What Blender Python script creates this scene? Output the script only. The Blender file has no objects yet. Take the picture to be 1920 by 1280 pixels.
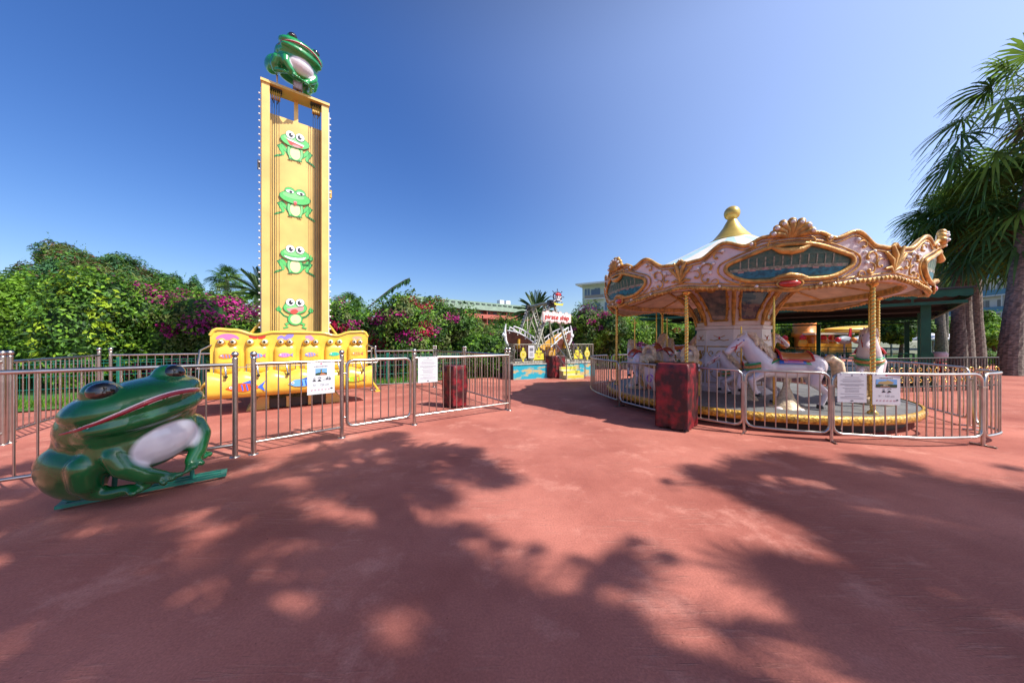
import bpy, bmesh, math, random
import numpy as np
from math import sin, cos, pi, radians as rad, sqrt, atan2
from mathutils import Vector, Matrix, Euler

random.seed(7)
RNG = np.random.default_rng(11)
SC = bpy.context.scene
COL = SC.collection

# ------------------------------------------------------------ camera, sky, sun
cam_d = bpy.data.cameras.new('camera')
cam = bpy.data.objects.new('camera', cam_d)
COL.objects.link(cam)
cam.location = (0, 0, 1.5)
cam.rotation_euler = (rad(90), 0, 0)
cam_d.sensor_width = 36
cam_d.lens = 600 / 1920 * 36
cam_d.clip_start = 0.05
cam_d.clip_end = 3000
SC.camera = cam

SUNV = Vector((0.77, -0.35, 1.0)).normalized()       # towards the sun
SUN_EL = math.asin(SUNV.z)
SUN_ROT = atan2(SUNV.x, SUNV.y)
world = bpy.data.worlds.new('World')
SC.world = world
world.use_nodes = True
wn = world.node_tree
wn.nodes.clear()
sky = wn.nodes.new('ShaderNodeTexSky')
sky.sky_type = 'NISHITA'
sky.sun_disc = False
sky.sun_elevation = SUN_EL
sky.sun_rotation = SUN_ROT
sky.altitude = 0
sky.air_density = 1.0
sky.dust_density = 1.7
sky.ozone_density = 2.6
bg = wn.nodes.new('ShaderNodeBackground')
bg.inputs[1].default_value = 0.136
wo = wn.nodes.new('ShaderNodeOutputWorld')
hs = wn.nodes.new('ShaderNodeHueSaturation'); hs.inputs['Saturation'].default_value = 1.32; hs.inputs['Hue'].default_value = 0.514; hs.inputs['Value'].default_value = 1.0
wn.links.new(sky.outputs[0], hs.inputs['Color']); tcw = wn.nodes.new('ShaderNodeTexCoord')
dt = wn.nodes.new('ShaderNodeVectorMath'); dt.operation = 'DOT_PRODUCT'; dt.inputs[1].default_value = Vector((0.85, -0.22, 0.42)).normalized()
wn.links.new(tcw.outputs['Generated'], dt.inputs[0])
hz_ = wn.nodes.new('ShaderNodeMapRange'); hz_.interpolation_type = 'SMOOTHSTEP'; hz_.inputs[1].default_value = -0.25; hz_.inputs[2].default_value = 0.95; wn.links.new(dt.outputs['Value'], hz_.inputs[0])
# bright summer haze around the sun's side of the sky
hx = wn.nodes.new('ShaderNodeMix'); hx.data_type = 'RGBA'; hx.blend_type = 'ADD'; hx.inputs[7].default_value = (1.7, 1.9, 2.0, 1)
wn.links.new(hz_.outputs[0], hx.inputs[0]); wn.links.new(hs.outputs[0], hx.inputs[6]); 
# upper sky dimmed towards the zenith, added to cut the fill light
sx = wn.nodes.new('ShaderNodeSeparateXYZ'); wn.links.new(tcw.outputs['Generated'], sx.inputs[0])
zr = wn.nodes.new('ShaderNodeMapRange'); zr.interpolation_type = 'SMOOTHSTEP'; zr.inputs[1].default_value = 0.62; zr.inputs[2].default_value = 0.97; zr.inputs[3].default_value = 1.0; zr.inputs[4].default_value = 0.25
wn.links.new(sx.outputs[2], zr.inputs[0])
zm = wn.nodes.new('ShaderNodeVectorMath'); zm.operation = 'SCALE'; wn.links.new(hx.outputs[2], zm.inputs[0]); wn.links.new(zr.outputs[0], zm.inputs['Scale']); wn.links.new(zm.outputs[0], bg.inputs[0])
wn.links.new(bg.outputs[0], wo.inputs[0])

sun_d = bpy.data.lights.new('sun', 'SUN')
sun_d.energy = 5.0
sun_d.angle = rad(0.65)
sun_d.color = (1.0, 0.95, 0.86)
sun = bpy.data.objects.new('sun', sun_d)
COL.objects.link(sun)
sun.location = (20, -9, 30)
sun.rotation_euler = SUNV.to_track_quat('Z', 'Y').to_euler()

SC.view_settings.view_transform = 'Standard'
SC.view_settings.look = 'None'
SC.view_settings.exposure = 0.46
SC.view_settings.gamma = 1.0
SC.cycles.max_bounces = 6
SC.cycles.transparent_max_bounces = 8
SC.cycles.use_adaptive_sampling = True

def at(px, py, Y):
    return Vector(((px - 960) / 600 * Y, Y, 1.5 - (py - 640) / 600 * Y))
def gx(px, Y):
    return (px - 960) / 600 * Y

# ------------------------------------------------------------ materials
MATS = {}
def mat(name, col, rough=0.6, metal=0.0, var=0.0, vscale=3.0, bump=0.0, bscale=30.0, col2=None,
        spec=0.5, coat=0.0, trans=0.0, lo=0.35, hi=0.65, detail=4.0, emit=None, space='Object', stretch=None):
    if name in MATS: return MATS[name]
    m = bpy.data.materials.new(name); m.use_nodes = True
    nt = m.node_tree; N = nt.nodes; L = nt.links
    b = N['Principled BSDF']
    b.inputs['Base Color'].default_value = (*col, 1)
    b.inputs['Roughness'].default_value = rough
    b.inputs['Metallic'].default_value = metal
    b.inputs['Specular IOR Level'].default_value = spec
    b.inputs['Coat Weight'].default_value = coat
    b.inputs['Coat Roughness'].default_value = 0.08
    tc = N.new('ShaderNodeTexCoord'); src = tc.outputs[space]
    if stretch:
        mp = N.new('ShaderNodeMapping'); mp.inputs['Scale'].default_value = stretch
        L.new(src, mp.inputs[0]); src = mp.outputs[0]
    if var or col2:
        n = N.new('ShaderNodeTexNoise'); n.inputs['Scale'].default_value = vscale; n.inputs['Detail'].default_value = detail
        L.new(src, n.inputs['Vector'])
        r = N.new('ShaderNodeValToRGB')
        c2 = col2 if col2 else tuple(c * (1 - var) for c in col)
        c1 = col if col2 else tuple(min(1, c * (1 + var * 0.5)) for c in col)
        r.color_ramp.elements[0].color = (*c2, 1); r.color_ramp.elements[0].position = lo
        r.color_ramp.elements[1].color = (*c1, 1); r.color_ramp.elements[1].position = hi
        L.new(n.outputs[0], r.inputs[0]); L.new(r.outputs[0], b.inputs['Base Color'])
    if bump:
        n2 = N.new('ShaderNodeTexNoise'); n2.inputs['Scale'].default_value = bscale; n2.inputs['Detail'].default_value = 5
        L.new(src, n2.inputs['Vector'])
        bp = N.new('ShaderNodeBump'); bp.inputs['Strength'].default_value = bump; bp.inputs['Distance'].default_value = 0.02
        L.new(n2.outputs[0], bp.inputs['Height']); L.new(bp.outputs[0], b.inputs['Normal'])
    if trans:
        t = N.new('ShaderNodeBsdfTranslucent'); mx = N.new('ShaderNodeMixShader'); mx.inputs[0].default_value = trans
        src_c = b.inputs['Base Color'].links[0].from_socket if b.inputs['Base Color'].links else None
        if src_c: L.new(src_c, t.inputs[0])
        else: t.inputs[0].default_value = (*[min(1, c * 1.3) for c in col], 1)
        o = N['Material Output']; L.new(b.outputs[0], mx.inputs[1]); L.new(t.outputs[0], mx.inputs[2]); L.new(mx.outputs[0], o.inputs[0])
    MATS[name] = m
    return m

STEEL = mat('stainless steel', (0.52, 0.49, 0.46), 0.30, 1.0, var=0.15, vscale=9, bump=0.02, bscale=60)
YEL = mat('tower yellow paint', (0.71, 0.49, 0.145), 0.38, var=0.16, vscale=1.5, bump=0.03, bscale=8, coat=0.2)
YEL2 = mat('seat yellow plastic', (0.78, 0.50, 0.06), 0.3, var=0.14, vscale=4, bump=0.03, bscale=15, coat=0.4)
YELD = mat('dull ochre paint', (0.55, 0.34, 0.06), 0.5, var=0.3, vscale=6)
BLACK = mat('black rubber', (0.012, 0.012, 0.014), 0.55)
DARK = mat('dark iron', (0.05, 0.045, 0.04), 0.5, 0.3)
WHITE = mat('white paint', (0.78, 0.76, 0.78), 0.35, var=0.1, vscale=5)
BULB = mat('clear bulb glass', (0.85, 0.85, 0.82), 0.08, spec=0.9, coat=0.6)
FROG = mat('shade-darkened frog green', (0.004, 0.115, 0.028), 0.22, coat=0.6, var=0.35, vscale=2.2)  # ground frog: its shade is put into the colour, darker green
FROGTOP = mat('sunlit-tone frog green', (0.012, 0.27, 0.075), 0.2, coat=0.9, var=0.25, vscale=2.2)  # tower frog: lighter copy of the green with sunlight in the colour
FWHITE = mat('frog belly white', (0.72, 0.7, 0.72), 0.2, coat=0.8)
MOUTH = mat('mouth dark red', (0.30, 0.012, 0.03), 0.3, coat=0.4)
LIP = mat('pale lip line', (0.75, 0.62, 0.60), 0.3, coat=0.4)
EYEB = mat('black glass eye', (0.006, 0.005, 0.006), 0.08, coat=1.0)
EYER = mat('brown iris', (0.035, 0.010, 0.008), 0.15, coat=1.0)
STAND = mat('dark green metal', (0.018, 0.19, 0.14), 0.45, var=0.25, vscale=8, bump=0.05)
GOLD = mat('gilt paint', (0.62, 0.34, 0.08), 0.42, 0.15, var=0.45, vscale=9, bump=0.35, bscale=30, coat=0.15)
GOLD2 = mat('bright brass', (0.72, 0.47, 0.13), 0.25, 0.85, var=0.2, vscale=12)
GOLDF = mat('finial gold paint', (0.62, 0.45, 0.12), 0.34, 0.45, var=0.15, vscale=4)
PINKW = mat('lilac white paint', (0.74, 0.66, 0.68), 0.42, var=0.10, vscale=3, coat=0.15)
CREAM = mat('cream paint', (0.68, 0.52, 0.36), 0.5, var=0.2, vscale=4)
TEAL = mat('teal water picture', (0.02, 0.22, 0.30), 0.45, col2=(0.01, 0.08, 0.12), vscale=14)
DTEAL = mat('dark green picture', (0.02, 0.11, 0.085), 0.45, col2=(0.10, 0.15, 0.10), vscale=18)
PCOL = mat('picture pale stone', (0.30, 0.31, 0.22), 0.5, var=0.5, vscale=25)
MIRB = mat('dark blue picture', (0.012, 0.03, 0.09), 0.15, col2=(0.12, 0.12, 0.14), vscale=6, coat=0.8, lo=0.5, hi=0.42)
MIRG = mat('silvery picture', (0.30, 0.27, 0.26), 0.2, col2=(0.10, 0.14, 0.17), vscale=7, coat=0.8)
REDJ = mat('red jewel', (0.5, 0.03, 0.012), 0.15, coat=0.8)
DECK = mat('grey deck plate', (0.17, 0.17, 0.17), 0.5, var=0.25, vscale=3, bump=0.1, bscale=60)
GREENP = mat('pavilion green paint', (0.004, 0.10, 0.055), 0.45, var=0.2, vscale=5)
CLOTH = mat('mottled red cloth', (0.26, 0.010, 0.018), 0.5, col2=(0.035, 0.006, 0.009), vscale=5.5, bump=0.6, bscale=9, lo=0.44, hi=0.68, detail=6)

# ------------------------------------------------------------ object helpers
def tag(o, label=None, cat=None, group=None, kind=None):
    if label: o['label'] = label
    if cat: o['category'] = cat
    if group: o['group'] = group
    if kind: o['kind'] = kind
    return o

def thing(name, label, cat, loc=(0, 0, 0), rz=0.0, group=None):
    o = bpy.data.objects.new(name, None); COL.objects.link(o)
    o.empty_display_size = 0.2
    o.location = loc; o.rotation_euler = (0, 0, rz)
    return tag(o, label, cat, group)

class MB:
    def __init__(s):
        s.v = []; s.f = []; s.m = []; s.mats = []; s.sm = []; s.smooth = False
    def mi(s, m):
        if m not in s.mats: s.mats.append(m)
        return s.mats.index(m)
    def add(s, vs, fs, m, smooth=None):
        o = len(s.v); s.v += [tuple(p) for p in vs]; k = s.mi(m)
        for f in fs:
            s.f.append([i + o for i in f]); s.m.append(k); s.sm.append(s.smooth if smooth is None else smooth)
        return s
    def box(s, c, d, m, rz=0.0, mtx=None):
        x, y, z = d[0] / 2, d[1] / 2, d[2] / 2
        R = mtx if mtx else Matrix.Rotation(rz, 3, 'Z')
        vs = [Vector(c) + R @ Vector((a, b, e)) for a in (-x, x) for b in (-y, y) for e in (-z, z)]
        return s.add(vs, [(0, 1, 3, 2), (4, 6, 7, 5), (0, 4, 5, 1), (2, 3, 7, 6), (0, 2, 6, 4), (1, 5, 7, 3)], m, False)
    def tube(s, pts, r, m, n=8, cap=True, closed=False):
        pts = [Vector(p) for p in pts]; k = len(pts)
        rs = r if isinstance(r, (list, tuple)) else [r] * k
        vs = []; up = None
        for i, p in enumerate(pts):
            a = pts[(i - 1) % k] if (closed or i > 0) else p
            b = pts[(i + 1) % k] if (closed or i < k - 1) else p
            t = (b - a)
            t = t.normalized() if t.length > 1e-9 else Vector((0, 0, 1))
            if up is None:
                up = Vector((0, 0, 1)) if abs(t.z) < 0.9 else Vector((1, 0, 0))
            x = t.cross(up)
            if x.length < 1e-6: x = t.cross(Vector((0.3, 0.8, 0.5)))
            x.normalize(); y = x.cross(t).normalized(); up = y
            for j in range(n):
                q = 2 * pi * j / n
                vs.append(p + (x * cos(q) + y * sin(q)) * rs[i])
        fs = []
        for i in range(k if closed else k - 1):
            i2 = (i + 1) % k
            for j in range(n):
                j2 = (j + 1) % n
                fs.append((i * n + j, i * n + j2, i2 * n + j2, i2 * n + j))
        s.add(vs, fs, m, True)
        if cap and not closed:
            s.add(vs[:n], [tuple(range(n))[::-1]], m, False); s.add(vs[-n:], [tuple(range(n))], m, False)
        return s
    def lathe(s, prof, m, n=24, c=(0, 0, 0), smooth=True, a0=0.0, axis=None):
        vs = []; fs = []
        for (r, z) in prof:
            for j in range(n):
                q = 2 * pi * j / n + a0
                p = Vector((r * cos(q), r * sin(q), z))
                if axis: p = axis @ p
                vs.append(p + Vector(c))
        for i in range(len(prof) - 1):
            for j in range(n):
                j2 = (j + 1) % n
                fs.append((i * n + j, i * n + j2, (i + 1) * n + j2, (i + 1) * n + j))
        return s.add(vs, fs, m, smooth)
    def ball(s, c, r, m, n=12, k=8, R=None):
        r = r if isinstance(r, (list, tuple)) else (r, r, r)
        vs = []; fs = []
        for i in range(k + 1):
            th = pi * i / k
            for j in range(n):
                q = 2 * pi * j / n
                p = Vector((r[0] * sin(th) * cos(q), r[1] * sin(th) * sin(q), r[2] * cos(th)))
                if R: p = R @ p
                vs.append(Vector(c) + p)
        for i in range(k):
            for j in range(n):
                j2 = (j + 1) % n
                fs.append((i * n + j, (i + 1) * n + j, (i + 1) * n + j2, i * n + j2))
        return s.add(vs, fs, m, True)
    def prism(s, pts, axis_o, U, V, W, t, m, side=None, smooth=False):
        """extrude a closed 2-D outline (u,v) lying in plane U,V by t along W"""
        o = Vector(axis_o); U = Vector(U); V = Vector(V); W = Vector(W)
        a = [o + U * p[0] + V * p[1] for p in pts]; b = [q + W * t for q in a]; n = len(a)
        s.add(a + b, [tuple(range(n))[::-1], tuple(range(n, 2 * n))], m, False)
        s.add(a + b, [(i, (i + 1) % n, n + (i + 1) % n, n + i) for i in range(n)], side or m, smooth)
        return s
    def build(s, name, parent=None, loc=None, bevel=0.0):
        me = bpy.data.meshes.new(name)
        me.from_pydata(s.v, [], s.f)
        for m in s.mats: me.materials.append(m)
        me.polygons.foreach_set('material_index', s.m)
        me.polygons.foreach_set('use_smooth', s.sm)
        me.update()
        o = bpy.data.objects.new(name, me); COL.objects.link(o)
        if parent: o.parent = parent
        if loc: o.location = loc
        if bevel:
            b = o.modifiers.new('bevel', 'BEVEL'); b.width = bevel; b.segments = 2; b.limit_method = 'ANGLE'; b.angle_limit = rad(40)
        return o

def link_copy(o, parent, name=None):
    c = o.copy(); COL.objects.link(c); c.parent = parent
    if name: c.name = name
    return c

def copy_tree(o, parent=None, **kw):
    c = o.copy(); COL.objects.link(c)
    if parent: c.parent = parent
    for ch in [q for q in bpy.data.objects if q.parent == o]:
        copy_tree(ch, c)
    return c

class Flat:
    """painted shapes laid on a plane: every shape a thin layer a little above the last"""
    def __init__(s, mb, o, U, V, step=0.0012, off=0.003, fn=None):
        s.mb = mb; s.o = Vector(o); s.U = Vector(U).normalized(); s.V = Vector(V).normalized()
        s.N = s.U.cross(s.V).normalized(); s.h = off; s.step = step; s.fn = fn
    def p(s, u, v):
        if s.fn: return s.fn(u, v, s.h)
        return s.o + s.U * u + s.V * v + s.N * s.h
    def poly(s, pts, m, up=True):
        c = (sum(p[0] for p in pts) / len(pts), sum(p[1] for p in pts) / len(pts))
        vs = [s.p(*c)] + [s.p(*q) for q in pts]; n = len(pts)
        s.mb.add(vs, [(0, i + 1, (i + 1) % n + 1) for i in range(n)], m, False)
        if up: s.h += s.step
    def ell(s, u, v, ru, rv, m, rot=0.0, n=18, out=None, w=0.006):
        if out: s.ell(u, v, ru + w, rv + w, out, rot, n)
        c, k = cos(rot), sin(rot)
        s.poly([(u + ru * cos(t) * c - rv * sin(t) * k, v + ru * cos(t) * k + rv * sin(t) * c) for t in [2 * pi * i / n for i in range(n)]], m)
    def line(s, pts, w, m, up=True):
        n = len(pts); L = []; Rr = []
        ws = w if isinstance(w, (list, tuple)) else [w] * n
        for i, p in enumerate(pts):
            a = pts[max(0, i - 1)]; b = pts[min(n - 1, i + 1)]
            d = Vector((b[0] - a[0], b[1] - a[1])); d = d.normalized() if d.length > 1e-9 else Vector((1, 0))
            nx, ny = -d.y * ws[i] / 2, d.x * ws[i] / 2
            L.append(s.p(p[0] + nx, p[1] + ny)); Rr.append(s.p(p[0] - nx, p[1] - ny))
        s.mb.add(L + Rr, [(n + i, n + i + 1, i + 1, i) for i in range(n - 1)], m, False)
        if up: s.h += s.step
    def rect(s, u0, v0, u1, v1, m):
        s.poly([(u0, v0), (u1, v0), (u1, v1), (u0, v1)], m)

def arc2(cx, cy, r, a0, a1, n=10, ry=None):
    ry = ry or r
    return [(cx + r * cos(rad(a0 + (a1 - a0) * i / n)), cy + ry * sin(rad(a0 + (a1 - a0) * i / n))) for i in range(n + 1)]
def spiral2(cx, cy, r0, r1, a0, a1, n=14):
    return [(cx + (r0 + (r1 - r0) * i / n) * cos(rad(a0 + (a1 - a0) * i / n)), cy + (r0 + (r1 - r0) * i / n) * sin(rad(a0 + (a1 - a0) * i / n))) for i in range(n + 1)]
def rrect(w, h, r, n=5):
    out = []
    for cx, cy, a in ((w / 2 - r, h / 2 - r, 0), (-w / 2 + r, h / 2 - r, 90), (-w / 2 + r, -h / 2 + r, 180), (w / 2 - r, -h / 2 + r, 270)):
        out += arc2(cx, cy, r, a, a + 90, n)
    return out

def sculpt(name, blobs, mats, voxel=0.02, it=6, parent=None, paint=None):
    """one continuous surface: union of ellipsoids / tapered limbs, voxel-remeshed and smoothed"""
    b = MB(); dm = mats[0]
    for q in blobs:
        if q[0] == 'e':
            R = Euler([rad(a) for a in q[3]]).to_matrix() if len(q) > 3 else None
            b.ball(q[1], q[2], dm, 20, 14, R)
        else:       # limb: list of (point, radius)
            pts = q[1]
            for (p, r), (p2, r2) in zip(pts[:-1], pts[1:]):
                b.tube([p, p2], [r, r2], dm, 14)
            for p, r in pts: b.ball(p, r, dm, 14, 10)
    o = b.build(name, parent)
    rm = o.modifiers.new('remesh', 'REMESH'); rm.mode = 'VOXEL'; rm.voxel_size = voxel
    sm = o.modifiers.new('smooth', 'SMOOTH'); sm.factor = 0.5; sm.iterations = it
    dg = bpy.context.evaluated_depsgraph_get(); dg.update()
    me = bpy.data.meshes.new_from_object(o.evaluated_get(dg))
    o.modifiers.clear(); old = o.data; o.data = me; bpy.data.meshes.remove(old)
    me.name = name
    me.materials.clear()
    for m in mats: me.materials.append(m)
    for p in me.polygons:
        p.use_smooth = True
        p.material_index = paint(p.center, p.normal) if paint else 0
    return o

_FD = {}
def text_mesh(body, size, m, name='lettering', parent=None, extrude=0.0):
    cu = bpy.data.curves.new(name, 'FONT'); cu.body = body; cu.size = size; cu.align_x = 'CENTER'; cu.align_y = 'CENTER'
    cu.extrude = extrude
    o = bpy.data.objects.new(name, cu); COL.objects.link(o)
    dg = bpy.context.evaluated_depsgraph_get(); dg.update()
    me = bpy.data.meshes.new_from_object(o.evaluated_get(dg))
    bpy.data.objects.remove(o)
    me.materials.clear(); me.materials.append(m)
    o = bpy.data.objects.new(name, me); COL.objects.link(o)
    if parent: o.parent = parent
    return o

def fast_mesh(name, V, F, MI, mats, parent=None, smooth=False):
    """V (n,3), F (m,4) quads"""
    me = bpy.data.meshes.new(name)
    V = np.asarray(V, dtype=np.float32); F = np.asarray(F, dtype=np.int32)
    me.vertices.add(len(V)); me.vertices.foreach_set('co', V.ravel())
    me.loops.add(F.size); me.loops.foreach_set('vertex_index', F.ravel())
    me.polygons.add(len(F)); me.polygons.foreach_set('loop_start', np.arange(0, F.size, 4, dtype=np.int32))
    me.polygons.foreach_set('loop_total', np.full(len(F), 4, dtype=np.int32))
    for m in mats: me.materials.append(m)
    me.polygons.foreach_set('material_index', np.asarray(MI, dtype=np.int32))
    me.polygons.foreach_set('use_smooth', np.full(len(F), smooth))
    me.update(); me.validate()
    o = bpy.data.objects.new(name, me); COL.objects.link(o)
    if parent: o.parent = parent
    return o
# ------------------------------------------------------------ ground
def ground_mat():
    m = bpy.data.materials.new('salmon rubber paving'); m.use_nodes = True
    nt = m.node_tree; N = nt.nodes; L = nt.links; b = N['Principled BSDF']
    tc = N.new('ShaderNodeTexCoord')
    def noise(scale, detail, vec, rough=0.6):
        n = N.new('ShaderNodeTexNoise'); n.inputs['Scale'].default_value = scale; n.inputs['Detail'].default_value = detail
        n.inputs['Roughness'].default_value = rough; L.new(vec, n.inputs['Vector']); return n.outputs[0]
    def ramp(src, a, b_, c0, c1):
        r = N.new('ShaderNodeValToRGB'); e = r.color_ramp.elements
        e[0].position = a; e[1].position = b_; e[0].color = (*c0, 1); e[1].color = (*c1, 1); L.new(src, r.inputs[0]); return r.outputs[0]
    def mix(f, a, c, mode='MIX'):
        x = N.new('ShaderNodeMix'); x.data_type = 'RGBA'; x.blend_type = mode
        if isinstance(f, float): x.inputs[0].default_value = f
        else: L.new(f, x.inputs[0])
        L.new(a, x.inputs[6]); L.new(c, x.inputs[7]); return x.outputs[2]
    def math_(op, a, c):
        x = N.new('ShaderNodeMath'); x.operation = op
        if isinstance(a, float): x.inputs[0].default_value = a
        else: L.new(a, x.inputs[0])
        if isinstance(c, float): x.inputs[1].default_value = c
        else: L.new(c, x.inputs[1])
        return x.outputs[0]
    P = tc.outputs['Object']
    def mapping(rz, sc):
        q = N.new('ShaderNodeMapping'); q.inputs['Rotation'].default_value = (0, 0, rz); q.inputs['Scale'].default_value = sc
        L.new(P, q.inputs[0]); return q.outputs[0]
    big = ramp(noise(0.55, 5, P), 0.3, 0.72, (0.30, 0.090, 0.070), (0.57, 0.212, 0.162))
    worn = ramp(noise(1.7, 8, P, 0.7), 0.54, 0.76, (0, 0, 0), (1, 1, 1))
    pale = N.new('ShaderNodeRGB'); pale.outputs[0].default_value = (0.63, 0.28, 0.22, 1)
    c = mix(worn, big, pale.outputs[0])
    st1 = ramp(noise(3.0, 4, mapping(rad(-62), (0.9, 12, 1))), 0.55, 0.66, (0, 0, 0), (1, 1, 1))
    st2 = ramp(noise(3.0, 4, mapping(rad(58), (0.9, 12, 1))), 0.56, 0.67, (0, 0, 0), (1, 1, 1))
    mk1 = ramp(noise(0.9, 2, mapping(0.4, (1, 1, 1))), 0.5, 0.62, (0, 0, 0), (1, 1, 1))
    mk2 = ramp(noise(0.9, 2, mapping(1.9, (1.1, 1, 1))), 0.52, 0.62, (0, 0, 0), (1, 1, 1))
    s1 = math_('MULTIPLY', st1, mk1); s2 = math_('MULTIPLY', st2, mk2)
    s = math_('MAXIMUM', s1, s2)
    pale2 = N.new('ShaderNodeRGB'); pale2.outputs[0].default_value = (0.68, 0.34, 0.27, 1)
    sf = math_('MULTIPLY', s, 0.28)
    c = mix(sf, c, pale2.outputs[0])
    fine = ramp(noise(75, 4, P, 0.75), 0.3, 0.7, (0.74, 0.74, 0.74), (1.14, 1.14, 1.14))
    c = mix(1.0, c, fine, 'MULTIPLY')
    # dark pits and grit
    spots = ramp(noise(24, 3, P), 0.71, 0.76, (1, 1, 1), (0.45, 0.4, 0.4))
    c = mix(1.0, c, spots, 'MULTIPLY')
    cr = N.new('ShaderNodeTexVoronoi'); cr.feature = 'DISTANCE_TO_EDGE'; cr.inputs['Scale'].default_value = 0.55
    wrp = N.new('ShaderNodeMapping'); L.new(P, wrp.inputs[0])
    nz = N.new('ShaderNodeTexNoise'); nz.inputs['Scale'].default_value = 2.5; nz.inputs['Detail'].default_value = 6; L.new(P, nz.inputs['Vector'])
    ad = N.new('ShaderNodeVectorMath'); ad.operation = 'ADD'; L.new(P, ad.inputs[0]); L.new(nz.outputs[1], ad.inputs[1]); L.new(ad.outputs[0], cr.inputs['Vector'])
    crk = ramp(cr.outputs[0], 0.0, 0.006, (0.93, 0.92, 0.92), (1, 1, 1))
    c = mix(1.0, c, crk, 'MULTIPLY')
    L.new(c, b.inputs['Base Color'])
    b.inputs['Specular IOR Level'].default_value = 0.12
    rr = N.new('ShaderNodeMapRange'); rr.inputs[3].default_value = 0.5; rr.inputs[4].default_value = 0.8; L.new(noise(2.0, 4, P), rr.inputs[0]); L.new(rr.outputs[0], b.inputs['Roughness'])
    h = math_('ADD', math_('MULTIPLY', noise(70, 4, P), 0.35), math_('ADD', math_('MULTIPLY', s, 0.5), math_('MULTIPLY', noise(5, 5, P), 1.0)))
    bp = N.new('ShaderNodeBump'); bp.inputs['Strength'].default_value = 0.8; bp.inputs['Distance'].default_value = 0.012
    L.new(h, bp.inputs['Height']); L.new(bp.outputs[0], b.inputs['Normal'])
    return m
g = MB(); g.add([(-700, -700, -0.03), (700, -700, -0.03), (700, 1000, -0.03), (-700, 1000, -0.03)], [(0, 1, 2, 3)], mat('dry garden soil', (0.17, 0.18, 0.11), 0.9, var=0.4, vscale=0.1))
tag(g.build('terrain'), 'dry garden ground far beyond the playground', kind='structure')
g = MB(); g.add([(-45, -30, 0), (48, -30, 0), (48, 42, 0), (-45, 42, 0)], [(0, 1, 2, 3)], ground_mat())
tag(g.build('ground'), 'salmon red rubber paving of the playground', kind='structure')

GRASS = mat('lawn green', (0.07, 0.20, 0.02), 0.9, col2=(0.03, 0.09, 0.012), vscale=12, bump=1.0, bscale=120)
def flat_area(name, pts, z, m, label):
    q = MB(); q.add([(x, y, z) for x, y in pts], [tuple(range(len(pts)))], m)
    return tag(q.build(name), label, kind='structure')
flat_area('lawn', [(-40, 3), (-10.8, 6.4), (-4.5, 10.75), (-2.9, 12.2), (0.2, 14.0), (0.8, 17.5), (3.5, 18.5), (16, 26), (34, 40), (20, 44), (-60, 44), (-60, 3)], 0.03, GRASS, 'green lawn strip under the flowering hedges')
flat_area('lawn', [(30, 21), (55, 22), (60, 40), (34, 34)], 0.03, GRASS, 'green lawn behind the palm trunks on the right')

# ------------------------------------------------------------ fences
FG = 'steel railing panels around the frog tower'
def post(mb, x, y, h=1.30, r=0.03):
    mb.tube([(x, y, 0), (x, y, h - 0.03)], r, STEEL, 12)
    mb.lathe([(r * 1.05, h - 0.03), (r * 1.15, h - 0.02), (r * 0.6, h - 0.005)], STEEL, 12, (x, y, 0))
    mb.ball((x, y, h + 0.032), 0.04, STEEL, 12, 8)
    mb.lathe([(0.058, 0.0), (0.058, 0.008), (0.035, 0.014)], STEEL, 12, (x, y, 0))

def railing(p0, p1, label, group, top=1.20, bot=0.16, posts=(1, 1), style='plain', spacing=0.135, name='railing_fence', hbar=0.0095, ph=1.30, low=None):
    p0 = Vector((p0[0], p0[1], 0)); p1 = Vector((p1[0], p1[1], 0)); d = p1 - p0; L = d.length
    t = thing(name, label, 'fence', p0, atan2(d.y, d.x), group)
    if style == 'plain':
        q = MB(); q.tube([(0.02, 0, top), (L - 0.02, 0, top)], 0.024, STEEL, 10); q.build('top_rail', t)
        q = MB(); q.tube([(0.02, 0, bot), (L - 0.02, 0, bot)], 0.019, STEEL, 10); q.build('bottom_rail', t)
        xa, xb = 0.0, L
    else:
        r = 0.09; a, b_ = 0.075, L - 0.075
        pts = [(a + r - r * cos(rad(x)), 0, bot + r - r * sin(rad(x))) for x in (90, 60, 30, 0)] + \
              [(a + r - r * cos(rad(x)), 0, top - r + r * sin(rad(x))) for x in (0, 30, 60, 90)] + \
              [(b_ - r + r * cos(rad(x)), 0, top - r + r * sin(rad(x))) for x in (90, 60, 30, 0)] + \
              [(b_ - r + r * cos(rad(x)), 0, bot + r - r * sin(rad(x))) for x in (0, 30, 60, 90)]
        q = MB(); q.tube(pts, 0.024, STEEL, 10, closed=True); q.build('gate_frame', t)
        xa, xb = a, b_
        for hz in (bot + 0.15, top - 0.2):
            q = MB(); q.tube([(0.0, 0, hz), (a + 0.01, 0, hz)], 0.014, STEEL, 8); q.build('hinge', t)
    n = max(2, round((xb - xa) / spacing)); bar = None
    for i in range(1, n):
        x = xa + (xb - xa) * i / n
        if bar is None:
            q = MB(); q.tube([(0, 0, bot), (0, 0, top)], hbar, STEEL, 6, cap=False); bar = q.build('bar', t, (x, 0, 0))
        else:
            c = link_copy(bar, t); c.location = (x, 0, 0)
    pm = None
    for i, on in enumerate(posts):
        if on:
            x = 0 if i == 0 else L
            q = MB(); post(q, 0, 0, ph); q.build('post', t, (x, 0, 0))
    return t
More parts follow.
